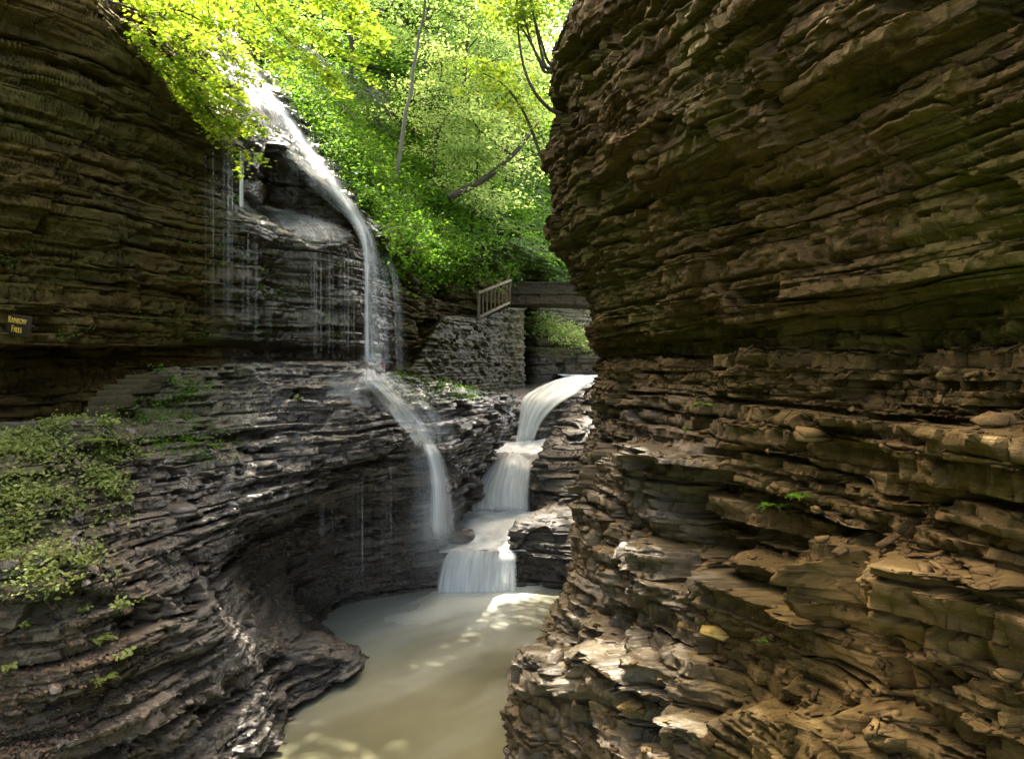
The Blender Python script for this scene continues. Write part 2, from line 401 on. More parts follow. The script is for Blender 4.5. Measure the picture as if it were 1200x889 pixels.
# ================================================================== LEFT LOWER BANK
B = [
 [P(-420,560,9),P(-420,700,8),P(-400,900,7.2),P(-350,1100,6.8),P(-300,1250,6.6),P(-250,1400,6.6)],
 [P(-150,522,11),P(-130,640,10.2),P(-90,780,9.4),P(0,940,9),P(130,1050,9.4),P(150,1120,9.6)],
 [P(0,508,12.3),P(20,600,10.9),P(60,720,9.9),P(130,830,10.2),P(235,945,11.1),P(250,1000,11.4)],
 [P(60,504,12.7),P(90,585,11.6),P(140,680,10.8),P(215,770,11.4),P(312,880,12.8),P(325,925,13)],
 [P(122,492,13.4),P(145,570,12.4),P(195,650,11.9),P(266,740,12.5),P(333,838,14.2),P(340,880,14.3)],
 [P(160,445,15.2),P(185,545,13.5),P(230,603,13.1),P(262,700,13.5),P(330,760,14.8),P(425,783,16.6),],
 [P(240,431,16.8),P(250,515,15.2),P(310,590,15.2),P(296,640,16),P(345,712,17.2),P(405,757,18)],
 [P(300,430,18.2),P(320,495,16.8),P(355,568,16.4),P(340,625,18.2),P(350,690,19.2),P(378,736,19.5)],
 [P(360,429,19.4),P(380,478,18),P(408,545,17.8),P(393,600,20),P(395,660,20.6),P(393,722,20.8)],
 [P(430,429,20.6),P(440,468,19.3),P(445,527,18.9),P(435,600,21.2),P(440,660,21.6),P(440,712,21.6)],
 [P(470,440,22),P(478,470,20.8),P(483,527,20.2),P(478,600,21.8),P(485,660,22.2),P(490,705,22.2)],
 [P(520,450,24),P(528,488,22.6),P(530,545,21.8),P(526,610,22.6),P(518,650,22.8),P(518,702,22.7)],
 [P(562,458,26.5),P(572,492,25.4),P(547,552,24.4),P(533,605,24.3),P(520,645,23.9),P(510,700,23.4)],
 [P(604,462,29.8),P(602,492,29.3),P(582,532,28.3),P(558,578,27.6),P(542,605,27),P(538,650,26)],
]
# an extra ring above the rim so the bank meets the path, and one below water
B = [[c[0]+np.array([-.25, .6, .01])]+c+[c[-1]+np.array([.2, .1, -.9])] for c in B]
B = np.array(B).transpose(1, 0, 2)
LB = [dict(LV_RIGHT_MAJOR, ter=.12, amp=.17, bw=2.4, warp=.2, notch=.9), dict(LV_MED, amp=.085, ter=.4, bw=1.2, notch=1.1), dict(LV_MIN, amp=.05, ter=.6, bw=.55, sw=.3, notch=1.1)]
def b_wet(o, n, px, py, tu, tv):
    base = sstep(130, 260, px)*.75+.2
    plat = 1.25*sstep(200, 300, px)*sstep(445, 470, py)*sstep(660, 560, py)
    toe = sstep(-5.6, -6.3, o[..., 2])
    v = np.maximum(np.maximum(base, plat), toe)
    v *= 1-.7*sstep(320, 250, px)*sstep(560, 480, py)
    return np.clip(v*(.75+.5*(fbm(o[..., 0]*.8, o[..., 1]*.8, o[..., 2]*2, 3, 4)-.2)), 0, 1)
def b_moss(o, n, px, py, tu, tv):
    m = sstep(170, 60, px)*sstep(760, 640, py)*.9
    m = np.maximum(m, .55*sstep(330, 240, px)*sstep(560, 500, py)*sstep(110, 150, px))
    m = np.maximum(m, .4*sstep(500, 520, px)*sstep(480, 455, py))
    return np.clip(m+.1, 0, 1)
bank_left, QB, NB = rock('rock_bank_left', B, M_bank, 23, LB, flip=False, chunks=(((.7,1.5),.18,1.0),((2.2,8),.055,1.0),((6,18),.02,1.2)), calm=lambda Q: .6*np.exp(-((proj(Q)[0]-345)/70)**2-((proj(Q)[1]-700)/85)**2)*(Q[..., 1] > 2), attrs=dict(wet=b_wet, moss=b_moss), bulge=.3, bulge_scale=.5)
tag(bank_left, 'dark wet layered shale shelf and bank between the path and the pool on the left', kind='structure')

# ================================================================== RIGHT CLIFF
line = [(4.8,32),(3.1,23),(1.95,17.5),(2.1,15.5),(2.55,13.3),(3.05,11),(3.5,9),(3.9,7.2),(4.3,5.5),(4.8,3.2),(5.4,0),(5.8,-6),(5.4,-18)]
nrm = [(-1,.35),(-1,.2),(-1,-.05),(-1,-.15)]+[(-1,-.22)]*8+[(-1,0)]
low = [.3,.2,.22,.55,1.12,1.1,1.02]+[1]*6
upp = [.8,.9,1,1,.9,.85]+[.8]*7
rows = [(12.5,-4),(10,-1.2),(8,.25),(6.6,1.0),(5,1.0),(3.6,1.0),(2.4,.62),(1.3,.25),(.62,.08),(.38,-.42),(.12,-.12),(-.5,.06),(-1.3,.34),(-2.3,.75),(-3.4,1.2),(-4.6,1.7),(-5.6,2.25),(-6.4,2.3),(-7.4,1.9)]
E = []
for (z, o) in rows:
    r = []
    for i, (x, y) in enumerate(line):
        n = np.array([*nrm[i], 0.0]); n /= np.linalg.norm(n)
        k = (upp[i] if z > .3 else low[i]) if o > 0 else 1
        p = np.array([x, y, z])+n*o*k
        r.append(p)
    E.append(r)
E = np.array(E)
# the buttress with its rubble-topped ledge, the joint corner beside it and the lower buttress
def push(G, c, rad, amt):
    x, y = proj(G); w = np.exp(-((x-c[0])/rad[0])**2-((y-c[1])/rad[1])**2)*(G[..., 1] > 2)
    G[..., 0] -= w*amt*.95; G[..., 1] -= w*amt*.25
LE = [LV_RIGHT_MAJOR, LV_MED, LV_MIN]
def e_wet(o, n, px, py, tu, tv):
    w = sstep(900, 740, px)*sstep(430, 520, py)*.6
    w = w*(.5+.9*(fbm(o[..., 0]*.9, o[..., 1]*.9, o[..., 2]*2, 3, 14)-.3))
    return np.clip(w+sstep(-5.9, -6.4, o[..., 2]), 0, 1)
def e_moss(o, n, px, py, tu, tv):
    m = .8*sstep(.4, .62, fbm(o[..., 0]*.5, o[..., 1]*.5, o[..., 2]*.7, 3, 19))*(o[..., 2] > .2)
    return np.clip(m+.12*(o[..., 2] <= .2)+.2*sstep(.5, .9, n[..., 2]), 0, 1)
def ledge(px, py, x0, x1, y0, y1, soft=22, top=7):
    """1 just under the top edge y0, easing out by y1."""
    wob = 7*(fbm(px*.03, py*.01, octv=2)-.5)
    return sstep(x0-soft, x0+soft, px)*sstep(x1+soft, x1-soft, px)*sstep(y0-top, y0+top, py+wob)*(1-sstep(y0, y1, py)**1.0)
def e_shape(Q, Nh):
    px, py = proj(Q); near = Q[..., 1] > 2
    o = .42*ledge(px, py, 842, 1010, 642, 800)+.38*ledge(px, py, 1060, 1400, 672, 790)-.3*np.exp(-((px-1083)/9)**2)*sstep(470, 500, py)*sstep(660, 630, py)
    o += .3*ledge(px, py, 700, 850, 760, 860)+.32*ledge(px, py, 760, 860, 520, 640)+.22*ledge(px, py, 860, 1090, 478, 560)+.25*ledge(px, py, 1090, 1400, 500, 600)
    o += .25*ledge(px, py, 605, 690, 768, 900)+.28*ledge(px, py, 820, 1080, 830, 960)-.25*np.exp(-((px-1052)/12)**2)*sstep(690, 720, py)*sstep(880, 850, py)
    o += .22*ledge(px, py, 720, 800, 640, 720)-.3*np.exp(-((px-808-.1*(py-600))/14)**2)*sstep(560, 580, py)*sstep(700, 670, py)
    o += .25*ledge(px, py, 820, 1000, 90, 240, 30)*0
    o *= 1.45
    o *= near
    Q = Q.copy(); Q[..., :2] += Nh[..., :2]*o[..., None]; return Q
def e_calm(Q):
    px, py = proj(Q)
    t = sstep(945, 985, px)*sstep(1050, 1015, px)*sstep(645, 670, py)*sstep(880, 840, py)
    t = np.maximum(t, sstep(1035, 1055, px)*sstep(1110, 1090, px)*sstep(715, 735, py)*sstep(860, 830, py))
    t = np.maximum(t, .6*sstep(.5, 1.2, Q[..., 2])*(1-.55*sstep(1000, 700, px)*sstep(320, 120, py)))
    t = np.maximum(t, .5*sstep(800, 830, px)*sstep(960, 930, px)*sstep(800, 830, py))
    return (.62*t-.2*(1-np.minimum(t*3, 1))*sstep(.5, .1, Q[..., 2])*sstep(15, 11, Q[..., 1])+.3*sstep(14.5, 17, Q[..., 1])*sstep(.5, .1, Q[..., 2])*(t < .3))*(Q[..., 1] > 2)
def e_tan(o, n, px, py, tu, tv):
    t = sstep(945, 985, px)*sstep(1050, 1010, px)*sstep(640, 665, py)*sstep(880, 840, py)
    t = np.maximum(t, sstep(1040, 1060, px)*sstep(1110, 1090, px)*sstep(720, 740, py)*sstep(860, 830, py))
    return np.clip(t*.9*sstep(.55, .3, n[..., 2]), 0, 1)
cliff_right, QE, NE = rock('cliff_right', E, M_right, 37, LE, flip=False, chunks=(((.7,1.0),.22,.9),((2.0,5),.085,1.2),((5.5,14),.035,1.3)), shape=e_shape, calm=e_calm, attrs=dict(wet=e_wet, moss=e_moss, tan=e_tan), bulge=.32, bulge_scale=.5, rough=.03)
tag(cliff_right, 'tall brown layered shale cliff on the right with a bulging top and ledged foot', kind='structure')

# ================================================================== CHANNEL RIGHT BANK
Gk = [
 [P(800,380,39),P(715,425,38.5),P(700,440,38),P(694,452,37.5),P(692,480,37.5)],
 [P(780,420,34),P(712,448,33.5),P(692,464,33),P(662,486,32),P(645,545,31.8)],
 [P(760,440,31),P(705,478,30.5),P(672,500,30),P(634,528,29.8),P(628,580,29.8)],
 [P(760,470,28.5),P(705,518,28),P(662,528,27.4),P(627,546,27.2),P(622,610,27.2)],
 [P(760,520,26),P(700,575,25.8),P(660,583,25.4),P(634,602,25.6),P(612,690,25.4)],
 [P(760,580,24),P(700,606,23.8),P(645,608,23.5),P(600,628,23.1),P(602,705,22.8)],
 [P(770,620,22),P(725,638,21.8),P(696,650,21.8),P(655,670,22.2),P(650,730,22.3)],
 [P(780,640,20),P(745,660,19.8),P(725,680,20),P(710,720,20.5),P(700,780,20.5)],
]
Gk = np.array(Gk).transpose(1, 0, 2)
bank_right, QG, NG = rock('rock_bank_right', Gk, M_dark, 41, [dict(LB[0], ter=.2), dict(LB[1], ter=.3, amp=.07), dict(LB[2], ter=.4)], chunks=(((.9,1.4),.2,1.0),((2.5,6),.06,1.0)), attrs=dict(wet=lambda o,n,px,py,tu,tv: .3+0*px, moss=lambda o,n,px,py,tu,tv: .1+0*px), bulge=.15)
tag(bank_right, 'dark wet rock shoulder on the right of the stream below the cascades', kind='structure')

# rock wall under and behind the bridge
H = [
 [P(600,345,41),P(602,380,41),P(604,420,41),P(606,455,41),P(608,500,40)],
 [P(625,352,40.5),P(628,372,40),P(630,390,39),P(630,430,39.5),P(632,480,39)],
 [P(655,356,43),P(655,385,41.5),P(657,402,39.8),P(657,430,40.3),P(658,470,40)],
 [P(680,352,46),P(682,385,43),P(685,412,40.5),P(686,428,40.8),P(688,470,41)],
 [P(720,345,47),P(720,385,45),P(716,415,42),P(716,430,42),P(716,470,42)],
 [P(790,335,48),P(790,385,46),P(790,415,43),P(790,430,43),P(790,470,43)],
]
H = np.array(H).transpose(1, 0, 2)
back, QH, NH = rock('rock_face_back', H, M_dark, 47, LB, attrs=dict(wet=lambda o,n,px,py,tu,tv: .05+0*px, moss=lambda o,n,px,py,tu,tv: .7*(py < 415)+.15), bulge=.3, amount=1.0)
tag(back, 'shadowed rock face beneath the stone bridge with plants on its sunlit ledge', kind='structure')

# ================================================================== STREAM BED
S = [
 [P(470,700,22.3),P(560,705,22.6),P(615,704,22.7),P(660,702,22.5)],
 [P(505,655,22.9),P(560,656,23.1),P(606,656,23.2),P(660,656,23.2)],
 [P(515,640,23.5),P(565,640,23.7),P(610,638,23.7),P(660,630,23.7)],
 [P(545,606,26),P(585,607,26.3),P(625,606,26.4),P(660,600,26.4)],
 [P(555,600,26.9),P(590,600,27),P(622,600,27.1),P(660,590,27.1)],
 [P(570,552,27.4),P(597,549,27.5),P(622,549,27.6),P(660,540,27.6)],
 [P(580,532,29),P(608,533,29),P(630,532,29),P(660,520,29)],
 [P(585,520,31.2),P(610,521,31.3),P(634,520,31.3),P(665,505,31.3)],
 [P(600,495,32),P(620,490,32.2),P(645,488,32.2),P(675,478,32.3)],
 [P(605,466,32.8),P(632,462,33),P(660,456,33.2),P(690,455,33.4)],
 [P(610,455,35.5),P(648,452,35.5),P(678,448,35.8),P(705,447,36)],
 [P(615,448,41),P(655,444,41),P(685,441,41),P(715,440,41)],
 [P(615,440,52),P(655,438,52),P(690,436,52),P(730,436,52)],
]
S = [[r[0]+np.array([-3.0, .6, 1.2]), r[0]+np.array([-1.0, .2, .12])]+r for r in S]      # the bed runs on under the left bank
S = np.array(S)[::-1]
bed, QS, NS = rock('streambed', S, M_bank, 53, [dict(LV_MED, amp=.1, ter=.3), dict(LV_MIN, amp=.05, ter=.6)], attrs=dict(wet=lambda o,n,px,py,tu,tv: 1.0+0*px), bulge=.06)
tag(bed, 'wet dark stepped bedrock under the stream', kind='structure')

# ================================================================== HILLSIDE
J = [
 [P(465,345,28),P(508,350,31.5),P(562,350,35),P(614,350,43),P(655,374,45),P(722,382,51),P(800,380,60)],
 [P(452,300,23.6),P(500,318,26.8),P(560,300,30.8),P(615,294,36),P(662,326,42),P(720,332,50),P(800,330,60)],
 [P(438,262,24.2),P(490,280,28),P(552,272,32.6),P(612,268,39),P(664,300,45),P(725,312,55),P(820,310,66)],
 [P(408,210,25.2),P(470,238,29.6),P(540,236,35),P(610,232,43),P(668,268,50),P(735,290,62),P(850,290,74)],
 [P(345,130,27.6),P(430,158,33.4),P(510,165,40),P(600,170,50),P(672,225,58),P(750,262,72),P(880,260,84)],
 [P(292,62,30),P(390,70,38),P(490,85,46),P(595,105,58),P(675,190,66),P(765,240,80),P(900,230,96)],
 [P(240,-20,33),P(350,-20,43),P(470,-10,53),P(590,50,66),P(678,165,76),P(780,220,92),P(930,210,110)],
 [P(170,-150,38),P(300,-150,50),P(450,-110,62),P(590,0,76),P(680,145,90),P(800,205,108),P(960,195,130)],
]
J = np.array(J)[::-1]
M_soil = plain('hillside_moss', (.04, .065, .014), .9, .6, 3, .1, .8)
hill, QJ, NJ = rock('hillside', J, M_soil, 59, [dict(LV_MED, amp=.25, ter=.3, bw=1.5), dict(LV_MIN, amp=.05, ter=.2)], dens=.45, wmax=.6, bulge=.6, bulge_scale=.25)
tag(hill, 'steep earthy hillside of the gorge under ferns and trees', kind='structure')
refresh_picks()

# ================================================================== BUILDER FOR SMALL MESHES
rng = np.random.RandomState(12)
class MB:
    def __init__(s): s.v = []; s.q = []; s.n = 0
    def add(s, v, f):
        s.v.append(np.asarray(v, float)); s.q += [tuple(int(i)+s.n for i in p) for p in f]; s.n += len(v)
    def box(s, c, size, axes=None, jit=0.0, taper=0.0):
        """A box with chamfered upright look: centre, full size, optional 3x3 axes rows."""
        h = np.array(size)/2
        v = np.array([[x, y, z] for z in (-1, 1) for y in (-1, 1) for x in (-1, 1)], float)
        v[4:, :2] *= 1-taper
        v = v*h+jit*(rng.rand(8, 3)-.5)*h.min()*2
        if axes is not None: v = v@np.asarray(axes)
        s.add(v+np.asarray(c), [(0,2,3,1),(4,5,7,6),(0,1,5,4),(2,6,7,3),(0,4,6,2),(1,3,7,5)])
    def tube(s, pts, rad, n=7):
        pts = np.asarray(pts, float); rad = np.broadcast_to(rad, len(pts))
        T = np.gradient(pts, axis=0); T /= np.linalg.norm(T, axis=1, keepdims=True)+1e-9
        up = np.array([.13, .31, .94]); V = []
        for p, t, r in zip(pts, T, rad):
            a = np.cross(t, up)
            if np.linalg.norm(a) < .1: a = np.cross(t, (1, 0, 0))
            a /= np.linalg.norm(a); b = np.cross(t, a)
            th = np.arange(n)/n*2*math.pi
            V.append(p+r*(np.cos(th)[:, None]*a+np.sin(th)[:, None]*b))
        m = len(pts); f = []
        for i in range(m-1):
            for j in range(n):
                f.append((i*n+j, i*n+(j+1) % n, (i+1)*n+(j+1) % n, (i+1)*n+j))
        V = np.concatenate(V); s.add(V, f)
        s.q.append(tuple(s.n-n+j for j in range(n)))
        s.q.append(tuple(s.n-len(V)+j for j in reversed(range(n))))
    def build(s, name, mat, parent=None, smooth=False, bevel=0):
        by = {}
        for q in s.q: by.setdefault(len(q), []).append(q)
        v = np.concatenate(s.v)
        o = mesh(name, v, [np.array(x) for x in by.values()], mat, smooth=smooth)
        if bevel:
            b = o.modifiers.new('bevel', 'BEVEL'); b.width = bevel; b.segments = 2; b.limit_method = 'ANGLE'
        if parent: put(o, parent)
        return o
def put(o, parent):
    """Parent o (built in world coordinates) to an Empty without moving it."""
    o.parent = parent; o.matrix_parent_inverse = Matrix.Translation(parent.location).inverted()

# ================================================================== WATER
def ribbon(name, mat, Lp, Rp, nu=14, nv=None, wob=.03, fade=(.05, .1), side=.35, parent=None, sag=0.0, seed=0):
    """A sheet of water between two rows of points (left and right margins)."""
    Lp, Rp = np.asarray(Lp, float), np.asarray(Rp, float)
    n = len(Lp); nv = nv or n*10
    t = np.linspace(0, n-1, nv); L, Rr = pchip(Lp, t), pchip(Rp, t)
    u = np.linspace(0, 1, nu)
    G = L[:, None]*(1-u)[None, :, None]+Rr[:, None]*u[None, :, None]
    mid = .5*(L+Rr); ln = np.concatenate([[0], np.cumsum(np.linalg.norm(np.diff(mid, axis=0), axis=1))])
    w = np.linalg.norm(Rr-L, axis=1)
    N = grid_normals(G)
    if N[..., 1].mean() > 0: N = -N
    bump = (fbm(u[None]*w.mean()*5+0*ln[:, None], ln[:, None]*.8+0*u[None], octv=3, seed=seed)-.5)*2*wob
    G = G+N*(bump+sag*np.sin(np.pi*u)[None])[..., None]
    uv = np.stack([np.broadcast_to(u[None]*w.mean(), (nv, nu)), np.broadcast_to(ln[:, None], (nv, nu))], -1).reshape(-1, 2)
    uv = uv+seed*3.7
    e = sstep(0, side, u)*sstep(1, 1-side, u)
    f = ln/ln[-1]
    e = e[None]*(sstep(0, max(fade[0], 1e-3), f)*sstep(1, 1-max(fade[1], 1e-3), f))[:, None]
    return mesh(name, G, grid_faces(nv, nu), mat, parent, attrs={'edge': e}, uv=uv, smooth=True)

def along(pts, n):
    p = np.asarray(pts, float); return pchip(p, np.linspace(0, len(p)-1, n))
def clinging(name, mat, path, n=40, lift=.1, names=None, **kw):
    """Water that slides over rock: path = (px, py, half width px, ...) followed over the rock surface."""
    q = along(path, n)
    d = np.array([pick(a, b, names)[0][1] for a, b, w in q])
    k = 5; dp = np.pad(d, k, mode='edge'); d = np.minimum(np.convolve(dp, np.ones(2*k+1)/(2*k+1), 'valid'), d+.05)
    L = [P(a-w, b, dd-lift)+np.array([0, 0, lift*.5]) for (a, b, w), dd in zip(q, d)]
    Rr = [P(a+w, b, dd-lift)+np.array([0, 0, lift*.5]) for (a, b, w), dd in zip(q, d)]
    return ribbon(name, mat, L, Rr, nv=n*3, **kw)

M_silk = silk_mat('falling_water', (.78, .82, .85), dens=1.2, freq=8, along=.16, lo=.32, hi=.78)
M_film = silk_mat('sliding_water', (.75, .8, .84), dens=.5, freq=9, along=.8, lo=.4, hi=.78)
M_veil = silk_mat('water_veil', (.7, .76, .82), dens=.5, freq=22, along=.1, lo=.45, hi=.8)
M_mist = silk_mat('water_mist', (.7, .76, .82), dens=.34, freq=1.2, along=.5, lo=.2, hi=.8)

# tall side waterfall: slide over the tilted slab, free fall, slide over the shelf, last drop
wf = empty('waterfall', P(437, 430, 21.6), 'tall thin white waterfall sliding off the mossy slab and dropping past the dark overhang', 'waterfall')
def W(o, parent=wf):
    put(o, parent); return o
def follow(path, n, lift, names):
    q = along(path, n); d = np.array([pick(a, b, names)[0][1] for a, b, w in q]); k = 5
    dp = np.pad(d, k, mode='edge'); return q, np.minimum(np.convolve(dp, np.ones(2*k+1)/(2*k+1), 'valid'), d+.05)-lift
def slide_and_fall(mat, path, fall, n, seed, lift=.16, side=.45, **kw):
    """One sheet that slides down the slab and curves over its lip into the free fall."""
    q, d = follow(path, n, lift, ('cliff_left', 'hillside'))
    L = [P(a-w, b, dd) for (a, b, w), dd in zip(q, d)]+[P(a-w, b, dd) for a, b, w, dd in fall]
    Rr = [P(a+w, b, dd) for (a, b, w), dd in zip(q, d)]+[P(a+w, b, dd) for a, b, w, dd in fall]
    L, Rr = np.array(L), np.array(Rr)
    for _ in range(2):
        for X in (L, Rr): X[1:-1] = .25*X[:-2]+.5*X[1:-1]+.25*X[2:]
    return ribbon('fall', mat, L, Rr, nv=n*4, seed=seed, side=side, **kw)
DF = 20.85
W(slide_and_fall(M_silk, [(266,38,12),(288,72,8),(312,108,10),(340,146,11),(368,186,12),(396,226,14),(418,256,13)], [(429,272,11.5,21.15),(434,286,11,DF),(435.5,305,11,DF),(436,330,11.5,DF),(436.5,360,12,DF),(437,395,12.5,DF),(437.5,434,13,DF)], 22, 1, wob=.05, fade=(.06,.02), nu=30))
W(slide_and_fall(M_silk, [(266,40,6),(290,74,5),(314,110,5),(342,148,6),(370,188,6),(398,228,7),(419,257,7)], [(427,272,5,21.1),(429,286,4,DF-.1),(429.5,310,3.6,DF-.15),(429.5,350,3.6,DF-.15),(430,434,4,DF-.15)], 22, 5, wob=.03, fade=(.06,.02), lift=.2, nu=16))
M_slab = silk_mat('slab_water', (.75, .8, .86), dens=.62, freq=12, along=.9, lo=.38, hi=.72)
W(clinging('thin_film', M_slab, [(300,243,12),(340,256,34),(360,270,46),(372,284,38),(378,293,24)], lift=.1, names=('cliff_left',), wob=.03, seed=31, side=.3, nu=30))  # water on the middle shelf, its white standing in for the shelf's glints
W(clinging('thin_film', M_slab, [(262,70,24),(285,105,26),(312,140,25),(342,178,24),(370,208,22),(398,238,18),(420,262,14)], lift=.12, names=('cliff_left',), wob=.04, seed=2, side=.2, nu=30))
W(ribbon('free_fall', M_veil, [P(428,280,20.9),P(431,330,20.8),P(431,434,20.7)], [P(462,300,21.1),P(478,345,21),P(484,436,20.9)], nu=24, wob=.05, fade=(.15,.05), side=.45, seed=4))

lf = empty('waterfall', P(505, 600, 21), 'lower white waterfall fanning over the wet shelf and dropping into the stream', 'waterfall')
W(clinging('slide', M_silk, [(432,432,9),(434,446,14),(446,460,20),(462,478,22),(478,497,22),(490,515,20),(499,530,18)], lift=.12, names=('rock_bank_left',), wob=.05, seed=6, nu=24), lf)
W(clinging('thin_film', M_film, [(425,438,40),(418,448,62),(415,462,60),(425,480,45)], lift=.08, names=('rock_bank_left',), seed=7, nu=30, side=.4), lf)
W(ribbon('free_fall', M_silk, [P(486,516,20.2),P(494,535,19.9),P(498,560,19.8),P(497,600,19.8),P(492,640,19.9)], [P(513,518,20.6),P(523,540,20.2),P(530,570,20.1),P(534,606,20.1),P(540,650,20.2)], nu=26, wob=.06, fade=(.05,.25), side=.35, seed=8), lf)
W(clinging('veil', M_film, [(440,440,26),(462,462,44),(484,485,52),(496,508,50),(500,530,40)], lift=.1, names=('rock_bank_left',), seed=17, nu=30, side=.4), lf)
W(ribbon('free_fall', M_veil, [P(470,525,19.8),P(474,560,19.6),P(474,650,19.6)], [P(520,525,20.2),P(532,570,20),P(540,655,20)], nu=26, wob=.05, fade=(.1,.2), side=.4, seed=18), lf)
W(ribbon('mist', M_mist, [P(478,560,19.5),P(470,610,19.4),P(468,680,19.4)], [P(545,565,19.7),P(556,620,19.7),P(560,690,19.7)], nu=20, wob=.1, fade=(.4,.3), side=.5, seed=9), lf)

# small side trickle and the dripping curtains
tr = empty('waterfall', P(283, 245, 17.6), 'narrow white trickle beside hanging leaves at the left lip of the overhang', 'waterfall')
W(ribbon('trickle', M_silk, [P(280,176,17.5),P(279.5,200,17.4),P(279.5,243,17.4)], [P(286,177,17.5),P(286,200,17.4),P(286,246,17.4)], nu=10, wob=.02, fade=(.02,.05), side=.3, seed=10), tr)
def curtain(name, label, xs, y0, y1, d, mat=M_silk, wmax=1.0):
    r = np.random.RandomState(int(xs[0])); V = []; Fc = []; E = []; UV = []; n = 0
    for x in xs:
        a, b = y0+r.uniform(-6, 6), y1+r.uniform(-14, 3); w = r.uniform(.3, wmax)**1.3; hb = r.rand()**1.6*.85+.15; a += abs(r.randn())*12*(hb < .5); dd = d+r.uniform(-.25, .25)
        m = 9
        for k in range(m):
            y = a+(b-a)*k/(m-1)
            for q, s_ in ((0, -1), (.9, 0), (0, 1)):
                V.append(P(x+s_*w, y, dd)); E.append(q*hb*r.uniform(.4, 1)*sstep(0, .15, k/(m-1))*sstep(1, .8, k/(m-1))); UV.append((x*.3+s_*w*.02, (y-a)*dd/F))
        for k in range(m-1):
            for c in (0, 1):
                i = n+k*3+c; Fc.append((i, i+1, i+4, i+3))
        n += m*3
    o = mesh(name, V, np.array(Fc), mat, attrs={'edge': E}, uv=np.array(UV), smooth=True)
    return o
M_drip = silk_mat('drip_water', (.75, .8, .84), dens=.5, freq=2, along=.7, lo=.25, hi=.6)
def spread_x(a, b, n, seed): return np.sort(np.random.RandomState(seed).uniform(a, b, n))
for x0, x1, n, y0, y1, d, lab in (
    (241, 276, 16, 158, 385, 16.7, 'fine dripping water threads below the leafy lip, left of the narrow trickle'),
    (300, 400, 26, 178, 238, 20.6, 'short threads of water dripping under the slab into the dark recess'),
    (355, 424, 30, 290, 425, 19.3, 'long threads of water dripping off the wet middle ledge beside the tall waterfall'),
    (281, 312, 8, 270, 400, 17.7, 'sparse long water threads under the shelf below the narrow trickle'),
    (405, 476, 20, 545, 690, 18.3, 'fine water threads dripping off the shelf corner in front of the undercut wall'),
    (330, 404, 12, 585, 640, 17.3, 'short faint drips hanging under the shelf edge above the undercut bowl')):
    c = curtain('drip_curtain', lab, spread_x(x0, x1, n, int(x0)), y0, y1, d, M_drip); tag(c, lab, 'dripping water')

# the three cascades of the stream
def cascade(lab, L, Rr, seed, sag=.0, **kw):
    e = empty('cascade', .5*(np.array(L[0])+np.array(Rr[0])), lab, 'waterfall')
    for i, k in enumerate((0, .06)):
        off = np.array([0, -k, k*.3])
        W(ribbon('water_sheet', M_casc, [np.array(p)+off for p in L], [np.array(p)+off for p in Rr], nu=40, wob=.06, seed=seed+i*5, sag=sag, **kw), e)
    return e
M_casc = silk_mat('cascade_water', (.86, .88, .87), dens=1.3, freq=6, along=.35, lo=.3, hi=.72)
cascade('lowest broad cascade curtain falling into the main pool', [P(526,645,22.75),P(520,654,22.5),P(514,672,22.3),P(510,699,22.1)], [P(606,646,22.75),P(606,655,22.5),P(606,672,22.35),P(606,697,22.2)], 21, fade=(.02,.12), side=.06)
cascade('middle domed cascade between the dark rocks', [P(580,540,28.2),P(571,550,27.2),P(560,566,26.7),P(552,585,26.3),P(550,604,26)], [P(622,541,28.2),P(622,551,27.2),P(622,566,26.8),P(621,585,26.4),P(622,604,26.2)], 22, sag=.35, fade=(.02,.1), side=.08)
cascade('uppermost cascade sweeping down a chute from below the bridge', [P(668,440,36),P(640,449,33.6),P(622,458,32.5),P(610,470,31.8),P(607,495,31.3),P(603,524,31)], [P(702,443,36),P(688,452,33.6),P(676,462,32.4),P(655,475,31.7),P(634,498,31.2),P(624,524,31)], 23, sag=.1, fade=(.1,.08), side=.1)

